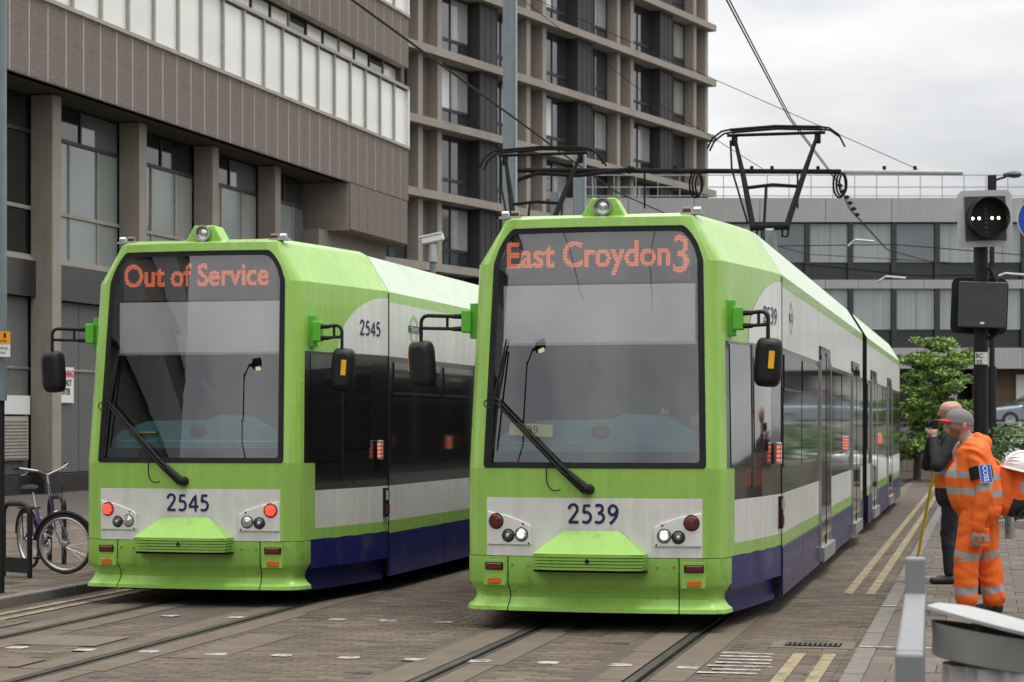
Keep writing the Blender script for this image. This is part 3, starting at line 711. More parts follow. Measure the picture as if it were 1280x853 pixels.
def half_body(T, rear):                           # cab shell, body sides, skirts, windows, doors of one half
    def put(o):
        if rear:
            o.matrix_basis = Matrix.Translation((0, TL, 0)) @ Matrix.Rotation(math.pi, 4, 'Z') @ o.matrix_basis
        return o
    put(link('cab_shell', cmesh('cab', shell_mesh), T)); put(link('car_body', cmesh('side', side_mesh), T))
    for sg in (-1, 1):
        # pale swoosh patch on the cab side
        def arc():
            mb = MB(); ring = []
            for i in range(19):
                a = R(90 + 90 * i / 18); ring.append((1.98 + 1.18 * math.cos(a), 2.485 + .60 * math.sin(a)))
            def yz(y, z):                          # invert plan: y -> s
                for i in range(20, len(pl) - 1):
                    if pl[i][1] <= y <= pl[i + 1][1] + 1e-6: return ps[i] + (y - pl[i][1]) / (pl[i + 1][1] - pl[i][1]) * (ps[i + 1] - ps[i])
                return SJ
            c = (1.98, 2.485)
            for r0, r1 in ((0, .25), (.25, .5), (.5, .75), (.75, 1)):
                for p, q in zip(ring, ring[1:]):
                    pts = [(c[0] + (e[0] - c[0]) * k, c[1] + (e[1] - c[1]) * k) for e, k in ((p, r0), (q, r0), (q, r1), (p, r1))]
                    pts = [SURF(sg * yz(*e), e[1], .004) for e in pts]
                    mb.add(pts if r0 else pts[1:], [(0, 1, 2, 3)] if r0 else [(0, 1, 2)])
            return mb.mesh('swoosh_panel', M['white'], True)
        put(link('swoosh_panel', cmesh(('arc', sg), arc), T))
        # cab side glass: quarter light and door window
        def cabglass(s0, s1, z0, z1, mt):
            mb = MB(); n = 4
            mb.grid([[SURF(sg * (s0 + (s1 - s0) * i / n), z, .006) for i in range(n + 1)] for z in (z0, z1)])
            return mb.mesh('cab_side_window', M[mt], True)
        put(link('cab_side_window', cmesh(('cg1', sg), lambda: cabglass(ps[24] + .02, ps[25] + .50, 1.40, 2.455, 'sideglass')), T))
        put(link('cab_side_window', cmesh(('cg2', sg), lambda: cabglass(ps[25] + .62, ps[25] + 1.2, 1.52, 2.36, 'sideglass')), T))
        put(link('window_bar', cmesh(('cgb', sg), lambda: cabglass(ps[25] + .61, ps[25] + 1.21, 1.86, 1.90, 'plastic')), T))
        put(link('cab_door_frame', cmesh(('cgd', sg), lambda: cabglass(ps[25] + .535, ps[25] + .575, 1.2, 2.47, 'plastic')), T))
        # side panes with opening top lights
        for (y0, y1) in ((2.12, 4.02), (4.10, 6.22), (8.12, 10.0), (10.08, 12.0), (14.05, 14.8)):
            def pane():
                mb = MB(); mb.box(0, .008, y0, y1, 1.14 + .22, 2.08); return mb.mesh('side_window', M['sideglass'])
            pw_ = put(link('side_window', cmesh(('sw', y0), pane), T, (sg * HW if sg > 0 else -HW - .008, 0, 0)))
            lf = put(link('top_light', cmesh(('tl', y0), lambda: MB().box(0, .012, y0 + .06, y1 - .06, 2.11, 2.42).mesh('top_light', M['sideglass'])), T, (sg * HW if sg > 0 else -HW - .012, 0, 0)))
            put(link('top_light_frame', cmesh(('tlf', y0), lambda: MB().box(0, .014, y0 + .02, y1 - .02, 2.082, 2.108).mesh('top_light_frame', M['plastic'])), T, (sg * HW if sg > 0 else -HW - .014, 0, 0)))
        # doors
        for (y0, y1) in ((6.42, 7.92), (12.2, 13.85)):
            def door():
                mb = MB(); mb.cm = 0
                mb.box(0, .02, y0, y1, .34, 2.66, 0)
                ym = (y0 + y1) / 2
                for a, b in ((y0 + .06, ym - .03), (ym + .03, y1 - .06)): mb.box(.018, .026, a, b, .48, 2.56, 1)
                mb.box(.02, .03, ym - .02, ym + .02, .36, 2.6, 2)
                return mb.mesh('door', [M['black'], M['sideglass'], M['rubber']])
            dr = put(link('door', cmesh(('dr', y0), door), T, (sg * HW if sg > 0 else -HW, 0, 0), (0, 0, 0)))
            if sg < 0: dr.scale = (-1, 1, 1)
            for yy in (y0 - .05, y1): put(link('door_frame', cmesh('dfr', lambda: MB().box(0, .03, 0, .035, .30, 2.5).mesh('door_frame', M['alu'])), T, (sg * HW - (0 if sg > 0 else .035), yy, 0)))
            put(link('door_step', cmesh('dst', lambda: MB().box(-.05, .05, 0, 1.75, .20, .36).mesh('door_step', M['alu'])), T, (sg * (HW + .02), y0 - .12, 0)))
        # blue skirt panels
        for k, (y0, y1) in enumerate(((CJ + .02, 4.1), (4.12, 6.36), (7.98, 10.1), (10.12, 12.14), (13.92, 14.85))):
            put(link('skirt_panel', cmesh(('sk', k), lambda: MB().box(-.02, .012, y0, y1, .17, .615).mesh('skirt_panel', M['blue'])), T, (sg * HW, 0, 0)))
        def cabskirt(z0, z1, off):
            mb = MB(); mb.grid([[SURF(sg * (S35 - .12 + (SJ - S35 + .12) * i / 8), .65, off).xy.to_3d() + Vector((0, 0, z)) for i in range(9)] for z in (z0, z1)]); return mb.mesh('cab_skirt', M['blue'], True)
        put(link('cab_skirt', cmesh(('cs1', sg), lambda: cabskirt(.36, .645, 0)), T)); put(link('cab_skirt', cmesh(('cs2', sg), lambda: cabskirt(.14, .36, -.07)), T))
        put(link('panel_gap', cmesh(('gap', sg), lambda: MB().box(0, .006, CJ - .008, CJ + .014, .2, 3.14).mesh('panel_gap', M['rubber'])), T, (sg * HW - (0 if sg > 0 else .006), 0, 0)))
    # roof equipment
    # bogie and underframe
    put(link('underframe', cmesh('uf', lambda: MB().box(-1.16, 1.16, 1.7, HL, .13, .62).mesh('underframe', M['grime'])), T))  # underframe hung low and wide to block side light beneath the tram
    for yb in (3.6, 5.4):
        for sg in (-1, 1):
            put(link('wheel', cmesh('whl', lambda: MB().lathe([(.001, -.06), (.33, -.06), (.33, .06), (.001, .06)], Matrix.Rotation(R(90), 4, 'Y'), 24).mesh('wheel', M['grime'], True)), T, (sg * .7175, yb, .352)))

def make_tram(loc, yaw, number, dest, destw, lit, card, label, group):
    T = empty('tram', loc, -yaw); tag(T, label, 'tram', group)
    half_body(T, False); half_body(T, True)
    MB().box(-1.2, 1.2, HL + .02, TL - HL - .02, .4, 3.3).build('gangway_bellows', M['rubber'], T)
    for sg in (-1, 1):
        for yy in (HL + .0, TL - HL - .1): MB().box(sg * 1.25 - .06, sg * 1.25 + .06, yy, yy + .1, .3, 3.2).build('gangway_frame', M['alu'], T)
    # windscreen glass, black surround
    r1 = scl(WS, .955)
    mb = MB(); mb.add(*surf_ring(WS, r1, .003, .001)); mb.add(*surf_ring(WS, [(x * 1.013, WC[1] + (z - WC[1]) * 1.008) for x, z in WS], .006, .006))
    sl_ = mb.build('windscreen_surround', M['rubber'], T, True)
    rings = [WS] + [scl(WS, k) for k in (.8, .6, .4, .2)]
    mb = MB(); n = len(WS)
    vs = [SURF(p[0], p[1], .0) for r_ in rings for p in r_] + [SURF(0, WC[1])]
    fs = [(k * n + i, k * n + (i + 1) % n, (k + 1) * n + (i + 1) % n, (k + 1) * n + i) for k in range(4) for i in range(n)] + [(4 * n + i, 4 * n + (i + 1) % n, 5 * n) for i in range(n)]
    mb.add(vs, fs); mb.build('windscreen', M['windscreen'], T, 'all')
    # cab interior
    ci = MB(); ci.box(-.98, .98, 1.55, 1.6, .7, 3.4, 0); ci.box(-.98, -.96, .25, 1.55, .7, 2.3, 0); ci.box(.96, .98, .25, 1.55, .7, 2.3, 0); ci.box(-.96, .96, .1, 1.55, .68, .72, 0); ci.box(-.8, .8, .4, 1.55, 3.42, 3.45, 0)
    cab_ = ci.build('cab_interior', M['cabgrey'], T)
    MB().prism([(-.9, 1.38), (.9, 1.38), (.9, 1.68), (.6, 1.84), (.25, 1.86), (.12, 1.81), (-.5, 1.80), (-.8, 1.70), (-.9, 1.60)], .14, .70).build('dashboard', M['teal'], T, bevel=.02)
    MB().box(-.90, .90, .06, .50, 1.32, 1.53).build('dash_front', M['cabdark'], T)
    MB().box(-.86, .84, .128, .14, 1.595, 1.603).build('dash_trim', M['chrome'], T)
    MB().lathe([(.001, .02), (.05, .018), (.075, 0)], Matrix.Translation((.03, .125, 1.70)) @ Matrix.Rotation(R(90), 4, 'X') @ Matrix.Diagonal((1.1, .8, 1, 1)), 20).build('vent', M['cabgrey'], T, True)
    MB().box(-.84, .84, .225, .23, 2.47, 2.97).build('sun_blind', M['blind'], T); MB().box(-.85, .85, .215, .235, 2.45, 2.475).build('blind_bar', M['alu'], T)
    # seat
    MB().prism([(-.26, 1.1), (.26, 1.1), (.28, 1.9), (.18, 2.25), (-.18, 2.25), (-.28, 1.9)], 1.2, 1.34, Matrix.Translation((.2, 0, 0))).build('driver_seat', M['cabdark'], T, bevel=.04)
    dp = MB().box(-.80, .80, .235, .33, 2.99, 3.40).build('destination_display', M['ledpanel'], T)
    d1, d2 = (dest[:-1], dest[-1]) if dest[-1].isdigit() else (dest, None)
    lm = led_mesh(d1, destw); lm.build('led_text', M['led'], dp, loc=(-.035 - (.06 if d2 else 0), .231, 3.13))
    if d2: led_mesh(d2, .13, .0125, .008, 1.3).build('led_text', M['led'], dp, loc=(.715, .231, 3.07))
    if card:
        MB().box(-.19, .19, 0, .006, 0, .105).build('number_card', M['card'], T, loc=(-.56, .045, 1.665)).rotation_euler = (0, R(3), 0)
        text_on('lettering', card, .10, M['signblack'], lambda x, y: Vector((x - .54, .039, y + 1.685)), T, 0)
    else: MB().box(-.13, .13, 0, .05, 0, .012).build('paper_slip', M['card'], T, loc=(-.52, .08, 1.68))
    # fleet numbers
    glyphs('fleet_number', number, .162, M['navy'], lambda x, y, o: SURF(x + .01, .925 + y, .004 + o), T, 1.0)
    for sg in (-1, 1):
        def fn(x, y, o):
            s = (SJ - .48 + x) if sg > 0 else -(SJ - .48 - x)
            return SURF(s, 2.68 + y, .008 + o)
        glyphs('fleet_number', number, .15, M['navy'], fn, T, 1.25)
        rd = MB().lathe([(.105, 0), (.14, 0)], Matrix.Translation((sg * (HW + .003), 2.95, 2.80)) @ Matrix.Rotation(R(90), 4, 'Y') @ Matrix.Diagonal((1.15, 1.15, 1, 1)), 32).build('roundel', M['green'], T)
        MB().box(sg * (HW + .004) - .001, sg * (HW + .004) + .001, 2.74, 3.16, 2.765, 2.84).build('roundel_bar', M['navy'], rd)
        text_on('lettering', 'TRAMS', .085, M['lampwhite'], lambda x, y: Vector((sg * (HW + .007), 2.95 + sg * x, 2.77 + y)), rd, 0, 1.2)
    # panel lines, lamp clusters
    for sg in (-1, 1):
        pn = [(.53, .735), (.53, .895), (.60, .935), (.75, .985), (.925, 1.02), (.925, .735)]
        mb = MB(); k = len(pn)
        mb.add([SURF(sg * x, z, .016) for x, z in pn] + [SURF(sg * x * (1.006), z, 0) for x, z in pn], [tuple(range(k))] + [(i, (i + 1) % k, (i + 1) % k + k, i + k) for i in range(k)])
        lp = mb.build('lamp_cluster', M['lampwhite'], T, bevel=.006)
        for nm, x, z, r, mt in (('indicator_lamp', .845, .935, .062, 'redlit' if lit == 2 else 'brownlens'), ('fog_lamp', .735, .815, .049, 'darklens'), ('headlamp', .615, .825, .053, 'clear')):
            c = SURF(sg * x, z, .012); nr = fnormal(sg * x, z)
            h = disc(c, nr, r + .010, .008).build('lamp_bezel', M['rubber'], lp, True)
            MM = Matrix.Translation(c + nr * .006) @ nr.to_track_quat('Z', 'Y').to_matrix().to_4x4()
            MB().lathe([(r, 0), (r * .95, .008), (r * .6, .016), (.001, .02)], MM, 24).build(nm, M[mt], lp, True)
            if nm == 'indicator_lamp':
                mb = MB()
                for q in range(36):
                    rr = r * .82 * math.sqrt((q + .5) / 36); an = q * 2.39996
                    mb.cyl(MM @ Vector((rr * math.cos(an), rr * math.sin(an), .012)), MM @ Vector((rr * math.cos(an), rr * math.sin(an), .0222)), .0058, None, 6)
                stuff(mb.build('led_dots', M['redled' if lit == 2 else 'brownlens'], lp))
            else:
                MB().lathe([(r * (.62 if lit == 1 and nm == 'headlamp' else .4), .016), (r * .34, .026), (.001, .03)], MM, 16).build('lamp_bulb', M['clear' if lit != 1 or nm == 'fog_lamp' else 'lit'], lp, True)
        for x, z in ((.60, .915), (.55, .75)):
            c = SURF(sg * x, z, .014); disc(c, fnormal(sg * x, z), .009, .006, 8).build('screw', M['rubber'], lp)
    # bumper: middle and two corner pieces
    prof = [(.635, .004), (.42, .004), (.385, -.012), (.335, -.055), (.285, -.062), (.235, -.03), (.205, .010), (.172, .014), (.168, -.03)]
    def bump(s0, s1, n): return MB().grid([[SURF(s0 + (s1 - s0) * i / n, .65, off).xy.to_3d() + Vector((0, 0, z)) for i in range(n + 1)] for z, off in prof])
    bc = bump(-.735, .735, 20).build('bumper', M['bumper_green'], T, 40)
    for sg in (-1, 1):
        bq = bump(sg * .745, sg * (S35 - .10), 18).build('bumper_corner', M['bumper_green'], T, 40)
        # recess with tail lamp and orange reflector
        c = SURF(sg * .865, .55, .006); nr = fnormal(sg * .865, .55); MM = Matrix.Translation(c) @ nr.to_track_quat('Z', 'Y').to_matrix().to_4x4()
        q = nr.to_track_quat('Z', 'Y')
        def pbox(w, h, d, cc, mt, nm):
            # oriented: local x horizontal
            xa = Vector((0, 0, 1)).cross(nr).normalized(); B = Matrix((xa, Vector((0, 0, 1)), nr)).transposed().to_4x4(); B.translation = cc
            o = MB().box(-w / 2, w / 2, -h / 2, h / 2, 0, d).mesh(nm, M[mt]); oo = link(nm, o, bq); oo.matrix_local = B; return bev(oo, .005, 1)
        pbox(.20, .22, .003, SURF(sg * .86, .495, .004), 'bumper_green', 'recess')
        pbox(.165, .065, .012, SURF(sg * .865, .55, .007), 'rubber', 'lamp_bezel'); pbox(.14, .047, .02, SURF(sg * .865, .55, .007), 'red', 'tail_lamp'); pbox(.12, .05, .012, SURF(sg * .865, .425, .007), 'orange', 'reflector')
        for x, z in ((.70, .565), (.56, .56), (.70, .345)): disc(SURF(sg * x, z, .0 if z > .4 else -.045), fnormal(sg * x, z), .012, .012, 10).build('bolt', M['chrome'], bc)
    # coupler cover
    def cc(x, y, z): return Vector((x, y, z))
    cv = MB()
    tp, md_, bt = .865, .675, .535
    cv.add([cc(-.235, -.105, tp), cc(.235, -.105, tp), cc(.475, -.27, md_), cc(-.475, -.27, md_), cc(-.475, -.05, md_), cc(.475, -.05, md_)], [(0, 1, 2, 3), (0, 3, 4), (1, 5, 2)])
    cv.add([cc(-.475, -.27, md_), cc(.475, -.27, md_), cc(.475, -.02, md_), cc(-.475, -.02, md_), cc(-.30, -.30, md_ - .001), cc(.30, -.30, md_ - .001)], [(0, 4, 5, 1, 2, 3)])
    for k in range(5):
        z1 = md_ - .004 - k * .0275; z0 = z1 - .021; sh = k * .006
        cv.add([cc(-.475 + sh, -.262 + sh, z) for z in (z0, z1)] + [cc(-.28, -.305 + sh, z) for z in (z0, z1)] + [cc(.28, -.305 + sh, z) for z in (z0, z1)] + [cc(.475 - sh, -.262 + sh, z) for z in (z0, z1)] + [cc(.475 - sh, 0, z) for z in (z0, z1)] + [cc(-.475 + sh, 0, z) for z in (z0, z1)],
               [(0, 2, 3, 1), (2, 4, 5, 3), (4, 6, 7, 5), (6, 8, 9, 7), (10, 0, 1, 11), (0, 10, 8, 6, 4, 2), (1, 3, 5, 7, 9, 11)])
    cvo = cv.build('coupler_cover', M['bumper_green'], T)
    MB().box(-.40, .40, -.24, .05, .54, .66).build('cover_core', M['rubber'], cvo)
    MB().box(-.48, .48, -.20, 0, .515, .535).build('cover_shadow_strip', M['rubber'], cvo)  # solid black strip stands in for the shade under the cover
    MB().cyl((0, -.308, .618), (0, -.29, .618), .018, None, 12).build('latch_hole', M['rubber'], cvo)
    # black block added under the bumper to read as dark shadow
    MB().box(-.96, .96, .5, 2.0, .11, .40).build('front_shade_block', M['grime'], T)
    # wiper
    pv = SURF(-.03, 1.215, .03); tip = SURF(-.86, 1.985, .05)
    wp_ = empty('wiper', (0, 0, 0)); wp_.parent = T
    MB().lathe([(.045, 0), (.045, .05), (.03, .075), (.001, .08)], Matrix.Translation(SURF(-.02, 1.215, 0)) @ Matrix.Rotation(R(90), 4, 'X'), 16).build('pivot', M['rubber'], wp_, True)
    for dz, r in ((.022, .013), (-.022, .013)):
        a = SURF(-.05, 1.215 + dz, .055); b = SURF(-.25, 1.39 + dz, .06); c = SURF(-.86, 1.97 + dz * .9, .06)
        MB().tube([a, b, c], [.024, .017, .009], 8).build('arm', M['rubber'], wp_)
    MB().cyl(SURF(-.03, 1.215, .05), SURF(-.18, 1.345, .062), .038, .03, 10).build('arm_root', M['rubber'], wp_)
    MB().tube([SURF(-.90, 1.44, .03), SURF(-.885, 1.95, .035), SURF(-.80, 2.50, .03)], [.010, .014, .007], 6).build('blade', M['rubber'], wp_)
    MB().tube([SURF(-.865, 1.55, .045), SURF(-.84, 1.98, .055), SURF(-.80, 2.4, .04)], .008, 6).build('blade_holder', M['rubber'], wp_)
    MB().tube([SURF(-.88 - .09 * math.sin(R(q)), 1.975 - .03 + .045 * math.cos(R(q)) , .06) for q in range(0, 200, 20)], .006, 6).build('hose_loop', M['rubber'], wp_)
    MB().tube([SURF(-.38 + .12 * t - .05 * math.sin(t * 3.1), 1.42 - .22 * math.sin(t * 1.9), .04) for t in [i / 8 for i in range(9)]], .006, 6).build('hose', M['rubber'], wp_)
    # mirrors
    for sg in (-1, 1):
        mr = empty('mirror'); mr.parent = T
        base = SURF(sg * (ps[24] + .02), 2.66, .01)
        MB().box(-.05, .05, -.03, .06, -.14, .17, M=Matrix.Translation(base)).build('mount_plate', M['hand_green'], mr, bevel=.006)
        MB().box(-.045, .045, -.05, .05, -.09, .11, M=Matrix.Translation(base + Vector((sg * .075, -.03, 0)))).build('mirror_bracket', M['hand_green'], mr, bevel=.012)
        p0 = base + Vector((sg * .10, -.05, 0))
        for dz in (.055, -.055): MB().cyl(p0 + Vector((0, 0, dz)), p0 + Vector((sg * .10, 0, dz)), .026, .02, 10).build('arm_sleeve', M['rubber'], mr, True)
        q0 = p0 + Vector((sg * .06, 0, .055)); ex = .17 if sg > 0 else .33
        pts = [q0, q0 + Vector((sg * (ex - .06), 0, 0.01))] + [q0 + Vector((sg * (ex - .06 + .06 * math.sin(R(a))), 0, .01 - .06 + .06 * math.cos(R(a)))) for a in (30, 60, 90)] + [q0 + Vector((sg * ex, 0, -.34))]
        MB().tube(pts, .017, 8).build('mirror_arm', M['rubber'], mr, True)
        MB().tube([p0 + Vector((sg * .06, 0, -.055)), p0 + Vector((sg * (ex + .05), 0, -.045))], .015, 8).build('mirror_arm', M['rubber'], mr, True)
        MB().cyl(p0 + Vector((sg * .15, 0, -.05)), p0 + Vector((sg * .15, 0, .06)), .013, None, 8).build('arm_strut', M['rubber'], mr)
        hc = q0 + Vector((sg * ex, .03, -.40))
        rot = Matrix.Rotation(R(8 * sg), 4, 'Z') @ Matrix.Rotation(R(4 * sg), 4, 'Y')
        def hd():
            mb = MB(); rows = []
            for (y, w_, h_) in ((-.085, .06, .15), (-.075, .092, .185), (-.04, .110, .205), (.02, .118, .212), (.05, .112, .206)):
                rows.append([Vector((math.copysign(abs(math.cos(2 * math.pi * i / 24)) ** .45, math.cos(2 * math.pi * i / 24)) * w_, y, math.copysign(abs(math.sin(2 * math.pi * i / 24)) ** .45, math.sin(2 * math.pi * i / 24)) * h_)) for i in range(24)])
            mb.grid(rows, closed=True); mb.add(rows[0], [tuple(range(24))]); mb.add(rows[-1], [tuple(range(24))]); return mb.mesh('mirror_head', M['plastic'], 50)
        h = link('mirror_head', cmesh('mh', hd), mr); h.matrix_local = Matrix.Translation(hc + Vector((0, 0, -.02))) @ rot
        MB().box(-.024, .024, -.004, .004, -.075, .075).build('reflector', M['yellow'], h, loc=(.02, -.090, .02) if sg > 0 else (-.106, -.045, .02))
        if sg < 0: h.children[0].rotation_euler = (0, 0, R(-62))
        # side marker lamps
        for yy in (1.70, 10.9, 20.1):
            sml = empty('side_marker'); sml.parent = T; sml.location = (sg * (HW + (.0 if yy > 2 else -.02)), yy, 1.50)
            MB().box(sg * .0, sg * .05, -.045, .045, -.10, .10).build('marker_housing', M['clear'], sml, bevel=.008)
            for k in range(4): MB().box(sg * .049 - .004, sg * .049 + .004, -.03, -.016, -.07 + k * .04, -.05 + k * .04).build('marker_led', M['redled'], sml); MB().box(sg * .01, sg * .04, -.050, -.045, -.075 + k * .04, -.05 + k * .04).build('marker_led', M['redled'], sml)
        lw = empty('side_signal'); lw.parent = T; lw.location = (sg * (HW - .012), CJ - .09, .95)
        MB().box(-.035, .035, -.05, .05, -.15, .15).build('signal_housing', M['rubber'], lw, bevel=.006)
        for z, mt in ((.075, 'clear'), (-.075, 'redlit')): MB().box(sg * .03, sg * .045, -.052, .04, z - .05, z + .05).build('signal_lens', M[mt if mt == 'clear' else 'red'], lw)
        # roof corner marker lamps
        rm = empty('roof_marker'); rm.parent = T; rm.location = (sg * .80, .34, 3.565)
        MB().box(-.10, .10, -.05, .05, 0, .02).build('marker_base', M['galv'], rm); MB().cyl((-.045 * sg - .035, -.02, .042), (-.045 * sg + .035, -.02, .042), .026, None, 12).build('marker_lens', M['red'], rm, True); MB().cyl((.045 * sg - .03, -.02, .042), (.045 * sg + .03, -.02, .042), .026, None, 12).build('marker_lens', M['clear'], rm, True)
    # roof head lamp
    hl = empty('roof_lamp'); hl.parent = T; hl.location = (.03, .30, 3.56)
    MB().prism([(-.20, 0), (.20, 0), (.105, .165), (-.105, .165)], -.02, .22).build('lamp_housing', M['bumper_green'], hl, bevel=.012)
    MB().lathe([(.082, 0), (.082, .05), (.064, .05), (.060, .012)], Matrix.Translation((0, -.02, .085)) @ Matrix.Rotation(R(90), 4, 'X'), 24).build('lamp_bezel', M['chrome'], hl, True)
    MB().lathe([(.062, .012), (.045, .028), (.001, .036)], Matrix.Translation((0, -.02, .085)) @ Matrix.Rotation(R(90), 4, 'X'), 24).build('lamp_glass', M['clear'], hl, True)
    # pantograph
    pg = empty('pantograph'); pg.parent = T; pg.location = (0, 14.6, 3.56)
    ZH = 6.42 - 3.56; ZE = 4.82 - 3.56
    MB().box(-.6, .6, -.5, 1.4, .05, .16).build('pan_base', M['panto'], pg)
    MB().tube([(0, 1.1, .15), (0, -.02, ZE)], [.10, .085], 10).build('lower_arm', M['galv'], pg, True)
    MB().cyl((-.30, 0, ZE), (.30, 0, ZE), .055, None, 10).build('elbow_tube', M['panto'], pg)
    for sg in (-1, 1):
        MB().tube([(sg * .26, 0, ZE), (sg * .47, .55, ZE + .85), (sg * .66, .95, ZH - .06)], [.05, .045, .028], 8).build('upper_arm', M['panto'], pg)
        MB().tube([(sg * .19, .02, ZE - .02), (sg * .20, -.06, ZE - .16), (sg * .28, -.06, ZE - .16), (sg * .29, .02, ZE - .02)], .018, 6).build('shunt_cable', M['panto'], pg)
        MB().tube([(sg * .66, .95, ZH - .02), (sg * .66, .95, ZH - .20)], .05, 8).build('spring_box', M['panto'], pg)
        for dy in (-.14, .14):
            MB().tube([(sg * .7, .95 + dy, ZH + .045), (sg * .85, .95 + dy, ZH + .02), (sg * 1.0, .95 + dy, ZH - .09), (sg * 1.08, .95 + dy, ZH - .25)], .017, 6).build('horn', M['panto'], pg)
    MB().tube([(-.72, .9, ZH - .12), (-.68, .75, ZH - .6), (-.36, .1, ZE + .1)], .018, 6).build('control_rod', M['panto'], pg)
    MB().tube([(-.43, .42, ZE + .66), (0, .42, ZE + .70), (.43, .42, ZE + .66)], .028, 8).build('cross_tube', M['panto'], pg); MB().cyl((-.1, .1, ZE + .0), (-.1, .42, ZE + .68), .022, None, 8).build('damper', M['panto'], pg)
    for dy in (-.14, .14): MB().tube([(-.72, .95 + dy, ZH + .04), (0, .95 + dy, ZH + .075), (.72, .95 + dy, ZH + .04)], .024, 6).build('collector_strip', M['panto'], pg)
    MB().cyl((-.78, .95, ZH - .03), (.78, .95, ZH - .03), .026, None, 8).build('head_tube', M['panto'], pg)
    return T
tram1 = make_tram(st(T1 - .185, 17.08), TH, '2539', 'East Croydon3', 1.43, 1, '39', 'green and white tram 2539 showing East Croydon 3 with lit headlamps', 'green and white trams')
tram2 = make_tram(st(T2 - .33, 18.62), R(13.6), '2545', 'Out of Service', 1.52, 2, None, 'green and white tram 2545 showing Out of Service with lit red lamps', 'green and white trams')
# ================================================================== OVERHEAD LINE
def hmast(name, px, Y, w_px, ztop, label, zb=0):
    c = P(px, HOR, Y); w_ = w_px * Y / F; o = empty(name, (c.x, c.y, zb)); h = w_ / 2
    MB().box(-h, h, -h, -h + .03, 0, ztop).build('flange', M['mast'], o); MB().box(-h, h, h - .03, h, 0, ztop).build('flange', M['mast'], o)
    MB().box(-.015, .015, -h + .03, h - .03, 0, ztop).build('web', M['mast'], o); MB().box(-h - .1, h + .1, -h - .1, h + .1, 0, .05).build('base_plate', M['mast'], o)
    MB().box(h - .035, h + .002, -h - .02, h + .02, 0, ztop).build('edge_strip', M['galv'], o)
    return tag(o, label, 'mast', 'overhead line masts')
m1 = hmast('line_mast', 637.5, 40, 18, 11.5, 'tall blue grey overhead line mast carrying the long cantilever arm')
m2 = hmast('line_mast', 724.5, 45, 16, 7.7, 'short blue grey mast standing below the cantilever arm, bare topped')
m3 = hmast('line_mast', 694, 62, 12, 8.8, 'thin blue grey mast beyond the pantograph of tram 2545')
ca = empty('cantilever_arm', P(640, 213, 40)); tag(ca, 'long horizontal cantilever tube over both tracks with pale outer end', 'cantilever')
e = 563 * 40 / F
MB().cyl((.1, 0, 0), (e * .73, 0, -.03), .05, None, 10).build('black_tube', M['panto'], ca, True); MB().cyl((e * .73, 0, -.03), (e, 0, -.05), .055, None, 10).build('steel_tube', M['galv'], ca, True)
MB().tube([(.05, 0, -.5), (.1, -.02, -.2), (.5, -.02, -.06), (1.3, -.02, -.10), (2.4, -.02, .03)], .045, 8).build('feeder_cable', M['panto'], ca, True)
for x in (1.1, 2.3, 3.2, 4.7, 5.1, 6.0, 7.3, 7.9): MB().cyl((x, 0, -.07), (x, 0, .08), .035, None, 8).build('clamp', M['panto'], ca)
for cx in (3.6, 6.42):
    mb = MB()
    for k in range(3): mb.tube([(cx + .12 * math.cos(R(q)) * (1 - .2 * k) + .03 * k, -.03 * k, -.28 + (.26 - .03 * k) * math.sin(R(q))) for q in range(0, 360, 24)], .022, 6, closed=True)
    mb.build('cable_coil', M['panto'], ca)
for x in (2.6, 5.6):
    MB().cyl((x, 0, 0), (x, 0, -.75), .02, None, 6).build('drop_rod', M['panto'], ca)
def wire(label, pts, r=.011, cat='wire', grp='overhead wires', n=6, name='overhead_wire', mt='wire'):
    pts = [Vector(p) for p in pts]
    o = MB().tube([p - pts[0] for p in pts], r, n).build(name, M[mt], loc=pts[0]); return tag(o, label, cat, grp)
c1 = [P(908, 0, 24), P(986, 148, 33.5), P(1045, 226, 42), P(1062, 262, 52), P(1108, 312, 66), P(1172, 330, 80), P(1400, 345, 92)]
back = lambda p, q, k: p + (p - q) * k
c1 = [back(c1[0], c1[1], 2.2)] + c1
wire('contact wire over the East Croydon tram pantograph, left of its twin', c1, .011); wire('contact wire over the East Croydon tram pantograph, right of its twin', [p + Vector((.035, 0, 0)) for p in c1], .010)
c2 = [P(440, 0, 23.9), P(668, 166, 34), P(700, 190, 37), P(770, 240, 48), P(850, 275, 62), P(1010, 318, 85), P(1300, 335, 98)]
c2 = [back(c2[0], c2[1], 2.0)] + c2
wire('single contact wire over the Out of Service tram pantograph', c2, .016)
wire('thin stay wire from tall mast to inner half of cantilever', [P(640, -10, 40), P(820, 128, 39.9), P(953, 211, 40)], .007)
wire('thin stay wire from tall mast to pale end of cantilever', [P(640, -14, 40.2), P(885, 96, 40), P(1150, 213, 40)], .007)
wire('span wire across the far junction below the office parapet', [P(940, 308, 80), P(1120, 306, 80), P(1290, 320, 80)], .02)
wire('slack feeder cable across the far junction in front of dark band', [P(1000, 330, 78), P(1150, 345, 78), P(1290, 343, 78)], .03)
for (x0, y0, x1, y1, lab) in ((1060, 308, 1092, 299, 'pale steady arm hanging on the span wire nearest the pantograph'), (1098, 352, 1132, 345, 'pale steady arm hanging below the slack feeder cable'), (1248, 345, 1282, 341, 'pale steady arm near the street lamp post')):
    wire(lab, [P(x0, y0, 77), P(x0 + 9, y1 + 1, 77), P(x1, y1 + 3, 77)], .05, 'steady arm', 'far steady arms', 6, 'steady_arm', 'galv')
ins = empty('line_insulator', P(1050, 232, 42)); tag(ins, 'dark clustered insulator on the contact wire below cable coil', 'insulator')
for k in range(6): MB().lathe([(.02, -.04), (.07, 0), (.02, .04)], Matrix.Translation((k * .07, 0, -k * .12)), 10).build('insulator_disc', M['panto'], ins, True)
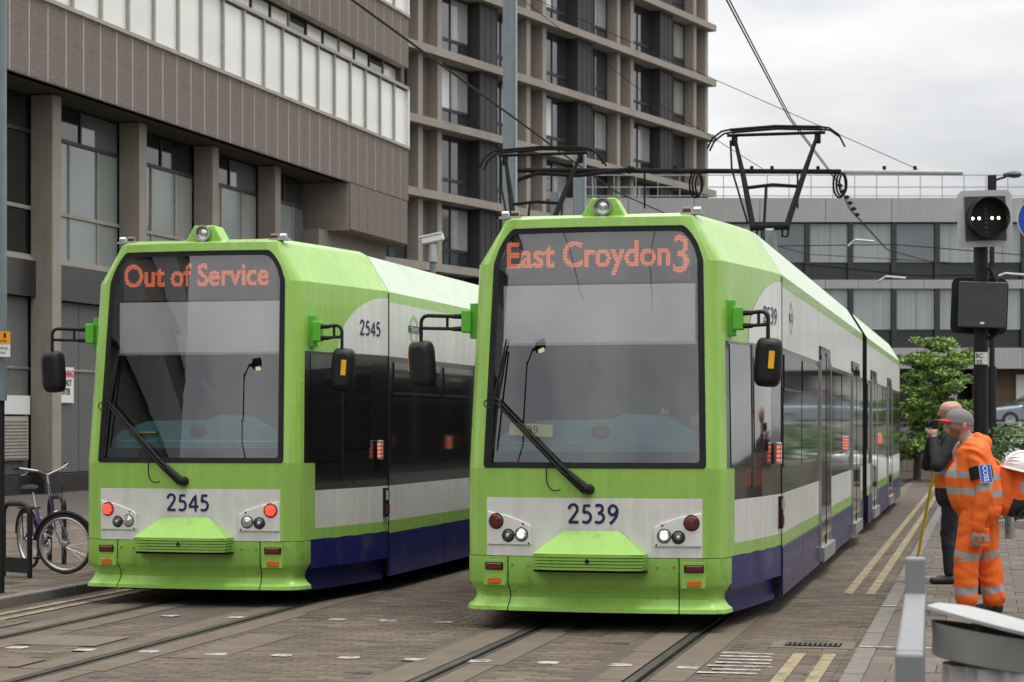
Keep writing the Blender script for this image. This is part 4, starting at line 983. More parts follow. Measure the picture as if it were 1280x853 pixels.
# CCTV camera behind the trams
cc_ = empty('cctv_camera', P(541, 300, 46)); tag(cc_, 'white cctv camera on a pole behind the Out of Service tram', 'camera')
MB().cyl((0, 0, -.12), (0, 0, -cc_.location.z), .07, None, 12).build('pole', M['mast'], cc_, True); MB().cyl((0, 0, -.5), (0, 0, -.1), .11, .09, 12).build('pan_unit', M['galv'], cc_, True)
MB().box(-.26, .26, -.1, .1, -.06, .10, M=Matrix.Rotation(R(-12), 4, 'Y')).build('camera_housing', M['signwhite'], cc_, bevel=.03); MB().box(-.30, .24, -.13, .13, .10, .13, M=Matrix.Rotation(R(-12), 4, 'Y')).build('sun_shield', M['signwhite'], cc_)
# ================================================================== LEFT EDGE: mast with parking sign, bicycle, stands
lm_ = empty('street_post', (P(0, HOR, 20.2).x, 20.2, .1)); tag(lm_, 'blue grey post with black base at the left kerb', 'post')
MB().cyl((0, 0, 1.9), (0, 0, 9), .068, .062, 16).build('shaft', M['mast'], lm_, True); MB().cyl((0, 0, 0), (0, 0, 1.9), .045, None, 16).build('base_sleeve', M['postblack'], lm_, True)
sg_ = empty('parking_sign', lm_.location + Vector((.0, -.10, 2.33))); tag(sg_, 'small orange and white loading restriction plate on the kerb post', 'sign')
MB().box(-.12, .125, 0, .006, .125, .25).build('orange_plate', M['signorange'], sg_); MB().box(-.12, .125, 0, .006, 0, .122).build('white_plate', M['signwhite'], sg_)
text_on('lettering', 'any time', .05, M['signblack'], lambda x, y: Vector((x + .005, -.003, y + .145)), sg_); text_on('lettering', 'No loading\nany time', .045, M['signblack'], lambda x, y: Vector((x, -.003, y + .075)), sg_)
MB().box(.06, .085, -.003, 0, .19, .235).build('symbol', M['signblack'], sg_)

def bicycle(loc, rz):
    B = empty('bicycle', loc, rz); tag(B, 'purple city bicycle with silver rims leaning by black stand', 'bicycle')
    r = .335; WB = 1.08                         # front wheel at x=0, rear at x=WB ; front points to -x
    def wheel(x):
        w_ = empty('wheel', (x, 0, r)); w_.parent = B
        ring = lambda rr: [(rr * math.cos(R(q)), 0, rr * math.sin(R(q))) for q in range(0, 360, 10)]
        MB().tube(ring(r - .018), .019, 8, closed=True).build('tyre', M['tyre'], w_, True); MB().tube(ring(r - .045), .015, 8, closed=True).build('rim', M['rim'], w_, True)
        mb = MB()
        for k in range(24):
            q = R(k * 15); mb.cyl((.02 * math.cos(q + 1.2), (-1) ** k * .03, .02 * math.sin(q + 1.2)), ((r - .05) * math.cos(q), 0, (r - .05) * math.sin(q)), .0016, None, 4)
        stuff(mb.build('spokes', M['rim'], w_)); MB().cyl((0, -.05, 0), (0, .05, 0), .028, None, 12).build('hub', M['rim'], w_, True)
        MB().tube([((r + .02) * math.cos(R(q)), 0, (r + .02) * math.sin(R(q))) for q in range(10, 171, 10)], .022, 6).build('mudguard', M['rubber'], w_, True)
    wheel(0); wheel(WB)
    fwl = [c for c in B.children if c.name.startswith('wheel')][0]; fwl.rotation_euler = (0, 0, R(44))
    tubes = dict(steerer=[(.23, 0, .62), (.30, 0, .86)], down_tube=[(.25, 0, .64), (.36, 0, .45), (.62, 0, .30)], top_tube=[(.27, 0, .72), (.45, 0, .52), (.68, 0, .46)], seat_tube=[(.62, 0, .28), (.76, 0, .72)])
    for k, p in tubes.items(): MB().tube(p, .02, 10).build(k, M['purple'], B, True)
    for s in (-1, 1):
        MB().tube([(.0, s * .05, r), (.08, s * .055, .48), (.22, s * .045, .60)], .013, 8).build('fork_blade', M['purple'], B, True)
        MB().tube([(.62, s * .04, .29), (WB, s * .055, r)], .011, 8).build('chain_stay', M['purple'], B, True); MB().tube([(.72, s * .03, .60), (WB, s * .055, r)], .010, 8).build('seat_stay', M['purple'], B, True)
        MB().tube([(.66, s * .06, .29), (.66 - s * .10, s * .075, .29 - s * .13)], .012, 8).build('crank', M['rim'], B); MB().box(-.045, .045, -.03, .03, -.012, .012, M=Matrix.Translation((.66 - s * .10, s * .12, .29 - s * .13))).build('pedal', M['rubber'], B)
        MB().tube([(.34, 0, 1.10), (.26, s * .14, 1.16), (.40, s * .28, 1.20), (.50, s * .30, 1.20)], .012, 8).build('handlebar', M['rim'], B, True); MB().cyl((.42, s * .285, 1.20), (.54, s * .305, 1.20), .019, None, 10).build('grip', M['rubber'], B, True)
        MB().tube([(.33, s * .22, 1.16), (.40, s * .24, 1.125), (.46, s * .26, 1.12)], .006, 6).build('brake_lever', M['rim'], B)
        MB().tube([(.3, s * .1, 1.12), (.12, s * .08, 1.0), (.14, s * .05, .7), (.1, s * .05, .5)], .005, 6).build('cable', M['rubber'], B)
    MB().tube([(.30, 0, .86), (.345, 0, 1.12)], .014, 8).build('stem', M['rim'], B, True); MB().tube([(.76, 0, .72), (.81, 0, .90)], .014, 8).build('seat_post', M['rim'], B, True)
    sd2 = MB(); rows = []
    for (x, w_, z) in ((.66, .02, .945), (.72, .035, .955), (.80, .06, .955), (.88, .10, .965), (.95, .095, .97), (.98, .05, .965)):
        rows.append([Vector((x, w_ * math.cos(R(q)), z - .025 + .032 * math.sin(R(q)))) for q in range(0, 360, 30)])
    sd2.grid(rows, closed=True); sd2.add(rows[0], [tuple(range(12))]); sd2.add(rows[-1], [tuple(range(12))]); sd2.build('saddle', M['rubber'], B, True)
    MB().lathe([(.09, -.006), (.095, 0), (.09, .006), (.02, .006)], Matrix.Translation((.64, -.05, .29)) @ Matrix.Rotation(R(90), 4, 'X'), 24).build('chain_guard', M['lampwhite'], B, True)
    MB().lathe([(.001, .03), (.035, .028), (.045, 0), (.02, -.05), (.001, -.06)], Matrix.Translation((.16, 0, .66)) @ Matrix.Rotation(R(-90), 4, 'Y'), 16).build('front_lamp', M['chrome'], B, True)
    MB().box(.78, 1.2, -.06, .06, .70, .715).build('luggage_rack', M['rubber'], B)
    for s in (-1, 1): MB().cyl((WB, s * .06, r), (1.05, s * .06, .7), .007, None, 6).build('rack_stay', M['rubber'], B)
    return B
# front wheel to the camera side
fw = P(84, 706, 22.7); bw_ = P(38, 688, 23.6); d = bw_ - fw
bk = bicycle((fw.x, fw.y, .1), math.atan2(d.y, d.x)); bk.rotation_euler = (R(-5), 0, math.atan2(d.y, d.x))
def stand(px0, px1, py, label, Y, plate=False):
    a = P(px0, py, Y); b = P(px1, py, Y - .3); z0 = .1; H = .80
    o = empty('cycle_stand', (a.x, a.y, z0)); dd = Vector((b.x - a.x, b.y - a.y, 0)); u = dd.normalized(); l = dd.length
    pts = [Vector((0, 0, 0)), Vector((0, 0, H - .12))] + [u * (.12 - .12 * math.cos(R(q))) + Vector((0, 0, H - .12 + .12 * math.sin(R(q)))) for q in (30, 60, 90)] + [u * (l - .12 + .12 * math.sin(R(q))) + Vector((0, 0, H - .12 + .12 * math.cos(R(q)))) for q in (0, 30, 60, 90)] + [u * l]
    MB().tube(pts, .03, 10).build('hoop', M['postblack'], o, True)
    if plate:
        ang = math.atan2(u.y, u.x); MB().box(.02, l - .02, -.02, .02, .0, .16, M=Matrix.Rotation(ang, 4, 'Z') @ Matrix.Translation((0, 0, .05))).build('base_plate', M['postblack'], o)
    return tag(o, label, 'cycle stand', 'black cycle stands')
stand(4, 37, 715, 'black hoop cycle stand with bottom plate beside the kerb post', 22.4, True); stand(62, 80, 690, 'black hoop cycle stand behind the bicycle frame', 24.6)
# ================================================================== SIGNAL POST
sp = P(1226, HOR, 20.0); SPo = empty('tram_signal', (sp.x, sp.y, .1)); tag(SPo, 'black tram signal post with white square signal of four lit dots', 'signal')
MB().cyl((0, 0, 0), (0, 0, 3.55), .073, .07, 20).build('post', M['postblack'], SPo, True)
def head(z, back):
    h = empty('signal_head', (0, 0, z)); h.parent = SPo; h.rotation_euler = (0, R(-2), R(180 - 6) if back else R(6))
    def rr(w_, r, n=6): return [(sx_ * (w_ - r) + r * math.cos(R(a + 90 * i / n)), sz_ * (w_ - r) + r * math.sin(R(a + 90 * i / n))) for sx_, sz_, a in ((1, 1, 0), (-1, 1, 90), (-1, -1, 180), (1, -1, 270)) for i in range(n + 1)]
    MB().prism(rr(.275, .07), -.13, -.11).build('backing_board', M['sigboard'] if not back else M['plastic'], h)
    MB().box(-.20, .20, -.11, .12, -.21, .21).build('lamp_box', M['plastic'], h, bevel=.03)
    if not back:
        MB().box(-.205, .205, -.145, -.131, -.215, .215).build('front_plate', M['darkbox'], h)
        MB().lathe([(.198, 0), (.198, .14), (.190, .14), (.188, .01), (.001, .008)], Matrix.Translation((0, -.145, 0)) @ Matrix.Rotation(R(90), 4, 'X'), 32).build('visor', M['postblack'], h, True)
        for x in (-.135, -.07, .06, .125): MB().lathe([(.016, 0), (.011, .006), (.001, .008)], Matrix.Translation((x, -.156, 0)) @ Matrix.Rotation(R(90), 4, 'X'), 12).build('lit_dot', M['ledwhite'], h, True)
        for k in range(7): MB().lathe([(.014, 0), (.001, .005)], Matrix.Translation((0, -.155, -.14 + k * .046)) @ Matrix.Rotation(R(90), 4, 'X'), 10).build('unlit_dot', M['darkbox'], h, True)
    else:
        MB().box(-.23, .23, .125, .15, -.225, .225).build('rear_cover', M['darkbox'], h, bevel=.02)
        MB().box(-.02, .02, .151, .154, -.19, -.17).build('maker_plate', M['signwhite'], h)
    return h
head(3.67, False); head(2.83, True)
MB().tube([(.08, -.03, 3.2), (.16, -.08, 3.0), (.20, -.08, 2.75), (.14, -.05, 2.55), (.07, -.02, 2.5)], .022, 8).build('cable_conduit', M['postblack'], SPo, True)
MB().tube([(.074 * math.sin(R(q)), -.074 * math.cos(R(q)), 2.31) for q in (-30, -10, 10, 30)], .001, 4).build('sticker_edge', M['signwhite'], SPo)
stk = MB().grid([[(.0755 * math.sin(R(q)), -.0755 * math.cos(R(q)), z) for q in range(-58, 59, 12)] for z in (2.25, 2.37)]).build('sticker', M['signwhite'], SPo, True)
text_on('lettering', 'BC\n05', .062, M['signblack'], lambda x, y: Vector((.077 * math.sin((x - .03) / .075), -.077 * math.cos((x - .03) / .075), 2.315 + y)), SPo, .001)
# round blue sign at the frame edge
bs = P(1301, 274, 19.2); bso = empty('round_sign', (bs.x, bs.y, .1)); tag(bso, 'round blue traffic sign with white border beside the tram signal', 'sign')
zc = bs.z - .1
MB().cyl((0, .04, 0), (0, .04, zc + .25), .038, None, 14).build('post', M['galv'], bso, True)
for r_, mt, y in ((.225, 'signwhite', 0), (.212, 'signblue', -.004)): MB().lathe([(.001, 0), (r_, 0), (r_, .004)], Matrix.Translation((0, y, zc)) @ Matrix.Rotation(R(90), 4, 'X'), 40).build('sign_disc', M[mt], bso)
MB().prism([(-.03, -.15), (.03, -.15), (.03, .05), (.09, .05), (0, .15), (-.09, .05), (-.03, .05)], -.012, -.009, Matrix.Translation((0, 0, zc)) @ Matrix.Rotation(R(45), 4, 'Y')).build('arrow', M['signwhite'], bso)
# street lamp far
lp_ = P(1240, HOR, 51); lpo = empty('street_lamp', (lp_.x, lp_.y, 0)); tag(lpo, 'tall thin black street lamp behind the tram signal', 'street lamp')
MB().cyl((0, 0, 0), (0, 0, 7.95), .075, .06, 12).build('post', M['postblack'], lpo, True); MB().cyl((0, 0, 0), (0, 0, 3.2), .11, None, 12).build('post_base', M['postblack'], lpo, True)
MB().box(-.09, .09, -.09, .09, 7.6, 7.98).build('bracket', M['postblack'], lpo); MB().tube([(.05, 0, 7.85), (.35, 0, 7.95)], .03, 8).build('arm', M['postblack'], lpo)
mb = MB(); rows = [[Vector((x, w_ * math.cos(R(q)), 8.0 + h_ * math.sin(R(q)))) for q in range(0, 360, 30)] for x, w_, h_ in ((.28, .03, .03), (.38, .11, .06), (.55, .15, .09), (.68, .12, .07), (.74, .03, .02))]
mb.grid(rows, closed=True).add(rows[0], [tuple(range(12))]).add(rows[-1], [tuple(range(12))]).build('lantern', M['darkbox'], lpo, True)
# street lamp beside the camera on the left pavement, mirrored in both windscreens
l2 = st(-9.9, 4.0); ln_ = empty('street_lamp', (l2.x, l2.y, .1)); tag(ln_, 'black street lamp with glowing lantern, mirrored in the tram windscreens', 'street lamp')
MB().cyl((0, 0, 0), (0, 0, 5.6), .06, .045, 12).build('post', M['postblack'], ln_, True); MB().cyl((0, 0, 0), (0, 0, 1.2), .09, None, 12).build('post_base', M['postblack'], ln_, True); MB().tube([(0, 0, 5.55), (.35, 0, 5.75), (.7, 0, 5.75)], .03, 8).build('arm', M['postblack'], ln_, True)
MB().box(.6, 1.25, -.12, .12, 5.68, 5.84).build('lantern', M['postblack'], ln_, bevel=.05); MB().box(.85, 1.2, -.08, .08, 5.655, 5.679).build('lamp_glass', M['ledwhite'], ln_)
# ================================================================== FOREGROUND BARRIER AND BIN
pa, pb = P(1137, 812, 6.1), P(1144, 745, 8.1)
hb = empty('guard_barrier', (pa.x, pa.y, 0)); tag(hb, 'blurred grey box section guard barrier end in the foreground', 'barrier')
dd = Vector((pb.x - pa.x, pb.y - pa.y, 0)); ang = math.atan2(dd.y, dd.x) - R(90); RM = Matrix.Rotation(ang, 4, 'Z')
H1 = pa.z; hw = .041
MB().box(-hw, hw, 0, dd.length + .3, H1 - .08, H1, M=RM).build('top_rail', M['barrier'], hb, bevel=.01)
MB().box(-hw - .001, hw + .001, -.08, .0, 0, H1 - .004, M=RM).build('near_post', M['barrier'], hb, bevel=.01); 
MB().box(-hw + .002, hw - .002, dd.length, dd.length + .08, 0, H1 + .142, M=RM).build('far_post', M['barrier'], hb, bevel=.01)
MB().box(-.015, .015, .0, dd.length, .25, .31, M=RM).build('lower_rail', M['barrier'], hb)
bc_ = P(1236, 778, 7.4); bn = empty('litter_bin', (bc_.x + .02, bc_.y, .1)); tag(bn, 'blurred pale lidded litter bin with clear plastic sack in the foreground', 'litter bin')
zt = bc_.z - .1
Mt = Matrix.Translation((0, 0, zt)) @ Matrix.Rotation(R(14), 4, 'Y')
MB().lathe([(.001, .035), (.12, .032), (.21, .018), (.245, 0), (.243, -.012), (.20, -.014)], Mt, 40).build('lid', M['binlid'], bn, True)
MB().lathe([(.225, -.012), (.215, -.05), (.205, -.13), (.19, -.135)], Matrix.Translation((0, 0, zt - .02)) @ Matrix.Rotation(R(9), 4, 'Y'), 40).build('collar', M['bingrey'], bn, True)
rows = []; rb = random.Random(4)
fold = [rb.uniform(-.02, .02) for _ in range(48)]
for k, z in enumerate([zt - .15 - .09 * i for i in range(9)]):
    rows.append([Vector(((.175 + fold[j] * (1 + .35 * math.sin(k * 1.3 + j))) * math.cos(2 * math.pi * j / 48), (.175 + fold[j] * (1 + .3 * math.cos(k + j * .7))) * math.sin(2 * math.pi * j / 48), z)) for j in range(48)])
M['clearbag'] = glass_mat('clear_sack', (.74, .74, .73), .10, 1.35, .25)
MB().grid(rows, closed=True).build('clear_sack', M['bag'], bn, True)
MB().cyl((0, .24, 0), (0, .24, zt), .03, None, 12).build('stand_post', M['galv'], bn, True); MB().box(-.2, .2, -.02, .32, 0, .03).build('stand_base', M['galv'], bn)
MB().box(-.03, .03, .17, .26, zt - .14, zt - .06).build('hinge', M['galv'], bn)
# ================================================================== BOLLARD, PLANTER HEDGES, TREE
def leafmass(mb, c, rx, ry, rz, n, size, rnd, m=0):
    for _ in range(n):
        while True:
            v = Vector((rnd.uniform(-1, 1), rnd.uniform(-1, 1), rnd.uniform(-1, 1)))
            if .15 < v.length < 1: break
        v *= (.55 + .45 * rnd.random()) / max(v.length, .3) if rnd.random() < .5 else 1
        p = Vector((c[0] + v.x * rx, c[1] + v.y * ry, c[2] + v.z * rz))
        a = Vector((rnd.gauss(0, 1), rnd.gauss(0, 1), rnd.gauss(0, .6))).normalized(); b = a.cross(Vector((rnd.gauss(0, 1), rnd.gauss(0, 1), rnd.gauss(0, 1)))).normalized()
        s = size * rnd.uniform(.6, 1.3)
        mb.add([p - a * s, p + b * s * .45, p + a * s, p - b * s * .45], [(0, 1, 2, 3)], m)
bp = P(1262, 672, 29.6); bl = empty('steel_bollard', (bp.x, bp.y, .1)); tag(bl, 'polished steel bollard in front of the low hedge', 'bollard')
MB().lathe([(.065, 0), (.065, .95), (.06, .98), (.001, .99)], None, 20).build('shaft', M['chrome'], bl, True); MB().lathe([(.068, .80), (.068, .84)], None, 20).build('band', M['galv'], bl, True)
rnd = random.Random(11)
def hedge(x, y, w_, d_, h, n, label, wall):
    o = empty('planter_hedge', (x, y, .1)); tag(o, label, 'hedge', 'hedges in planters'); mb = MB()
    for k in range(int(w_ / .5) + 1): leafmass(mb, (-w_ / 2 + k * .5 + rnd.uniform(-.1, .1), rnd.uniform(-.2, .2), wall + h * .5), .45, d_ / 2, h * .55, n, .06, rnd, rnd.choice((0, 1)))
    mb.build('foliage', [M['hedge'], M['leaf2']], o)
    MB().box(-w_ / 2, w_ / 2, -d_ / 2, d_ / 2, 0, max(wall, .12)).build('planter', M['planterwall'], o)
h1 = P(1290, 660, 32.5); hedge(h1.x + 1.0, 33.2, 3.6, 1.2, 1.0, 420, 'low green hedge behind the steel bollard', .05)
h2 = P(1300, 560, 42); hedge(h2.x + .6, 42, 4.2, 1.3, .75, 380, 'hedge in concrete planter beside the dark parked car', .9)
def tree(loc, H, label, seed, spread):
    rnd = random.Random(seed); o = empty('street_tree', loc); tag(o, label, 'tree', 'street trees'); tk = MB(); cr_ = MB()
    tk.tube([(0, 0, 0), (.06, .02, H * .3), (-.05, 0, H * .6), (.02, 0, H * .95)], [.13, .11, .07, .02], 8)
    z = H * .18
    while z < H:
        for k in range(3):
            q = rnd.uniform(0, 2 * math.pi); ln = spread * (1.05 - .55 * z / H) * rnd.uniform(.6, 1.1)
            e_ = Vector((math.cos(q) * ln, math.sin(q) * ln, z + rnd.uniform(-.1, .45))); s_ = Vector((0, 0, z)); mid = (s_ + e_) / 2 + Vector((0, 0, .12))
            tk.tube([s_, mid, e_], [.035, .022, .006], 5)
            for i in range(10):
                t = .2 + .8 * i / 9; pnt = s_.lerp(e_, t)
                leafmass(cr_, pnt + Vector((rnd.uniform(-.15, .15), rnd.uniform(-.15, .15), rnd.uniform(-.06, .06))), .32, .32, .11, 26, .075, rnd, rnd.choice((0, 0, 1)))
        z += H * .075
    tk.build('trunk', M['bark'], o, True); cr_.build('crown', [M['leaf'], M['leaf2']], o)
t1 = P(1185, HOR, 62); tree((t1.x, t1.y, 0), 4.3, 'layered green tree behind the bald man, trunk hidden', 5, 1.6)
t2 = P(1150, HOR, 64); tree((t2.x - .1, t2.y, 0), 4.1, 'lighter green bushy tree beside the tail of the East Croydon tram', 9, 1.3)
# ================================================================== CARS
def car(name, loc, rz, mt, L_, H_, label, cat='car'):
    o = empty(name, loc, rz); tag(o, label, cat, 'parked cars'); hw = .88
    k = L_ / 4.4; kh = H_ / 1.45
    low = [(-2.2, .35), (-2.15, .62), (-1.95, .78), (-1.0, .90), (1.45, .93), (2.05, .88), (2.2, .6), (2.15, .32), (1.75, .28), (-1.8, .28)]
    MB().prism([(x * k, z * kh) for x, z in low], -hw, hw).build('body', M[mt], o, bevel=.08)
    rows = []
    for (x, z, w_) in ((-1.1, .88, .80), (-.35, 1.36, .64), (.3, 1.45, .62), (.9, 1.40, .62), (1.75, .92, .78)): rows.append([Vector((x * k, -w_, z * kh)), Vector((x * k, w_, z * kh))])
    top = MB(); top.grid(rows); top.build('windscreens', M['carglass'], o, True)
    MB().grid([[Vector((x * k, -w_, z * kh + .012)), Vector((x * k, w_, z * kh + .012))] for x, z, w_ in ((-.42, 1.33, .645), (.3, 1.45, .625), (.95, 1.39, .625))]).build('roof', M[mt], o, True)
    for s in (-1, 1):
        MB().add([(x * k, s * w_, z * kh) for x, z, w_ in ((-1.1, .88, .80), (-.35, 1.36, .64), (.3, 1.45, .62), (.9, 1.40, .62), (1.75, .92, .78))], [(0, 1, 2, 3, 4)]).build('side_windows', M['carglass'], o)
        for x in (-.12, .75): MB().cyl((x * k, s * .80, .9 * kh), (x * k + .02, s * .635, 1.42 * kh), .03, None, 6).build('pillar', M[mt], o)
        for x in (-1.38, 1.38):
            wo = empty('wheel', (x * k, s * .80, .31)); wo.parent = o
            MB().lathe([(.20, -.1), (.31, -.09), (.31, .09), (.20, .1)], Matrix.Rotation(R(90), 4, 'X'), 24).build('tyre', M['tyre'], wo, True); MB().lathe([(.001, .07), (.2, .09), (.2, -.09), (.001, -.07)], Matrix.Rotation(R(90), 4, 'X'), 20).build('rim', M['alu'], wo, True)
        MB().box(-2.19 * k, -2.02 * k, s * .6 - .2, s * .6 + .2, .60 * kh, .74 * kh).build('headlight', M['clear'], o, bevel=.03); MB().box(2.06 * k, 2.2 * k, s * .65 - .15, s * .65 + .15, .68 * kh, .82 * kh).build('tail_light', M['red'], o, bevel=.03)
        MB().box(-.95, -.78, s * .86 - .0, s * 1.02, .88 * kh, 1.0 * kh).build('door_mirror', M[mt], o, bevel=.03)
    MB().box(-2.23 * k, -2.1 * k, -.5, .5, .38 * kh, .56 * kh).build('grille', M['plastic'], o)
    return o
c = P(1300, HOR, 76); car('parked_car', (c.x, 76, 1.60), R(4), 'carsilver', 4.5, 1.36, 'blue grey saloon car parked on the raised car park')
c = P(1330, HOR, 92); car('parked_car', (c.x, 92, 1.60), R(3), 'carred', 4.4, 1.75, 'red car behind the blue grey saloon')
c = P(1322, HOR, 47); car('parked_car', (c.x, 47, .0), R(5), 'cardark', 4.6, 1.68, 'dark blue car half hidden by hedge beyond the workers')
c = P(1210, HOR, 58); car('parked_car', (c.x + 1.2, 58, .0), R(-3), 'carwhite', 4.3, 1.45, 'white car nosing out from behind the bald man')
# ================================================================== PEOPLE
def blob(segs, voxel, mats, name, parent, wr=None, smooth=3, seed=0, bands=None):
    """one continuous figure: tapered capsules voxel-remeshed into a single skin; each face takes the cloth of its nearest limb"""
    mb = MB()
    for s in segs:
        p0, r0, p1, r1 = Vector(s[0]), s[1], Vector(s[2]), s[3]; n = 14; ax = (p1 - p0)
        l = ax.length; t = ax.normalized() if l > 1e-6 else Vector((0, 0, 1))
        prof = [(max(.0005, r0 * math.cos(R(a))), r0 * math.sin(R(a))) for a in range(-90, 1, 18)] + [(max(.0005, r1 * math.cos(R(a))), l + r1 * math.sin(R(a))) for a in range(0, 91, 18)]
        MM = Matrix.Translation(p0) @ t.to_track_quat('Z', 'Y').to_matrix().to_4x4()
        mb.lathe(prof, MM, n)
    me = bpy.data.meshes.new('b'); me.from_pydata(mb.v, [], mb.f); bm = bmesh.new(); bm.from_mesh(me); bmesh.ops.remove_doubles(bm, verts=bm.verts, dist=.0012); bmesh.ops.recalc_face_normals(bm, faces=bm.faces); bm.to_mesh(me); bm.free()
    o = bpy.data.objects.new('b', me); COL.objects.link(o)
    md = o.modifiers.new('r', 'REMESH'); md.mode = 'VOXEL'; md.voxel_size = voxel
    if smooth: m2 = o.modifiers.new('s', 'SMOOTH'); m2.iterations = smooth; m2.factor = .5
    bpy.context.view_layer.update()
    me2 = bpy.data.meshes.new_from_object(o.evaluated_get(bpy.context.evaluated_depsgraph_get())); bpy.data.objects.remove(o)
    keys = list(mats); me2.materials.clear()
    for k in keys: me2.materials.append(M[mats[k]])
    cloth = {k for k in keys if k in ('top', 'leg', 'coat')}
    lab = []
    S2 = [(Vector(s[0]), s[1], Vector(s[2]) - Vector(s[0]), s[3], s[4], s[5] if len(s) > 5 else None) for s in segs]
    def near(p):
        best = 1e9; bl_ = None
        for p0, r0, d_, r1, lb_, ex in S2:
            dd_ = d_.length_squared; t = max(0, min(1, (p - p0).dot(d_) / dd_)) if dd_ > 1e-9 else 0
            q = (p - p0 - d_ * t).length - (r0 + (r1 - r0) * t)
            if q < best: best = q; bl_ = (lb_, t, ex)
        return bl_
    nv = []
    for v in me2.vertices:
        l_, t, ex = near(v.co); nv.append((l_, t, ex))
    me2.update()
    nrm = [v.normal.copy() for v in me2.vertices]
    if wr:
        for v, (l_, t, ex), n_ in zip(me2.vertices, nv, nrm):
            if l_ in cloth:
                q = v.co; wv = mnoise.noise(Vector((q.x * 3 + seed, q.y * 3, q.z * 3)))
                f = .8 * mnoise.noise(Vector((q.x * 5 + seed + wv, q.y * 5, q.z * 7 + 2 * wv))) + .55 * math.sin(q.z * 52 + 9 * wv + q.x * 22) * max(0, mnoise.noise(Vector((q.x * 4, q.y * 4 + seed, q.z * 3 + 5))) + .1)
                v.co += n_ * f * wr
    for f in me2.polygons:
        l_, t, ex = nv[f.vertices[0]]
        c = f.center
        if bands and l_ in cloth:
            b_ = bands(l_, t, ex, c)
            if b_: l_ = b_
        f.material_index = keys.index(l_)
    me2.polygons.foreach_set('use_smooth', [True] * len(me2.polygons)); me2.name = name
    return link(name, me2, parent)
def hand(w_, dirv, side, curl, k=1.0):
    """five-finger hand: wrist, direction of the fingers, sideways axis; fingers bend about the side axis"""
    w_ = Vector(w_); d = Vector(dirv).normalized(); s = Vector(side).normalized(); nrm = d.cross(s).normalized(); out = []
    out.append((w_, .027, w_ + d * .05 * k, .034, 'skin'))
    for i, (o, ln) in enumerate(((-.032, .072), (-.011, .084), (.011, .078), (.031, .062))):
        b = w_ + d * .085 * k + s * o; out.append((w_ + d * .03 + s * o * .7, .017, b, .013, 'skin'))
        p = b; dv = d.copy()
        for j in range(3):
            dv = (dv * math.cos(curl) + nrm * math.sin(curl)).normalized(); q = p + dv * ln * (.45, .32, .23)[j]
            out.append((p, .0095 - .0012 * j, q, .0085 - .0012 * j, 'skin')); p = q
    b = w_ + d * .03 - s * .03; t1_ = b + d * .03 - s * .03 + nrm * .012; t2_ = t1_ + d * .03 - s * .006 + nrm * .012
    out += [(b, .015, t1_, .012, 'skin'), (t1_, .012, t2_, .009, 'skin')]
    return out
# --- worker in orange, facing left and a little away
w1 = P(1226, HOR, 17.8); W = empty('person', (w1.x, w1.y, .1)); tag(W, 'stout worker in orange hi-vis hoodie and trousers wearing a grey cap with red peak', 'person')
# local axes: x right in the picture, y away, z up
fA, fB = Vector((-.135, -.06, 0)), Vector((.14, .10, 0))
segs = []
for f, hipx, hipy in ((fA, -.05, -.09), (fB, .02, .10)):
    hip = Vector((hipx, hipy, .92)); knee = Vector((f.x * .75 + hipx * .3 - .03, f.y * .8 + hipy * .2, .50)); ank = f + Vector((.0, 0, .10))
    segs += [(hip, .145, knee, .108, 'leg', 'thigh'), (knee, .108, ank + Vector((0, 0, .06)), .10, 'leg', 'shin'), (ank + Vector((.03, 0, -.04)), .052, f + Vector((-.16, .03, .045)), .042, 'boot'), (ank, .055, ank + Vector((.03, 0, -.05)), .05, 'boot')]
segs += [(Vector((-.01, -.05, .95)), .155, Vector((-.01, .06, .95)), .155, 'leg', 'hip'),
         (Vector((-.02, -.07, .93)), .185, Vector((-.02, .07, .93)), .185, 'top', 'torso'), (Vector((-.03, -.06, 1.02)), .205, Vector((-.05, -.06, 1.22)), .205, 'top', 'torso'), (Vector((-.03, .07, 1.02)), .205, Vector((-.05, .07, 1.22)), .205, 'top', 'torso'), (Vector((-.08, 0, 1.05)), .205, Vector((-.11, 0, 1.18)), .195, 'top', 'torso'),
         (Vector((-.05, -.08, 1.22)), .185, Vector((-.075, -.10, 1.40)), .15, 'top', 'torso'), (Vector((-.05, .08, 1.22)), .185, Vector((-.075, .10, 1.40)), .15, 'top', 'torso'),
         (Vector((-.085, -.05, 1.44)), .105, Vector((-.085, .05, 1.44)), .105, 'top', 'yoke'),
         (Vector((.01, -.06, 1.50)), .075, Vector((.01, .06, 1.50)), .075, 'top', 'hood'), (Vector((.00, -.07, 1.50)), .06, Vector((-.12, -.09, 1.46)), .045, 'top', 'hood'), (Vector((-.03, 0, 1.55)), .05, Vector((.03, 0, 1.50)), .06, 'top', 'hood'),
         (Vector((-.10, 0, 1.48)), .068, Vector((-.145, 0, 1.58)), .062, 'skin')]
# near (left) arm hanging, far arm forward
sh, el_, wr_ = Vector((-.075, -.215, 1.41)), Vector((-.035, -.29, 1.08)), Vector((-.085, -.27, .79))
segs += [(sh, .098, el_, .075, 'top', 'uparm'), (el_, .075, wr_, .056, 'top', 'forearm'), (wr_ + Vector((0, 0, .02)), .058, wr_ + Vector((0, 0, -.01)), .055, 'top', 'cuff')]
segs += hand(wr_ + Vector((-.005, 0, -.03)), (-.12, 0, -1), (-1, .2, 0), .30)
sh2, el2, wr2 = Vector((-.09, .215, 1.41)), Vector((-.06, .31, 1.08)), Vector((-.05, .27, .80))
segs += [(sh2, .095, el2, .075, 'top', 'uparm'), (el2, .075, wr2, .056, 'top', 'forearm')] + hand(wr2, (-.1, 0, -1), (-1, -.2, 0), .3)
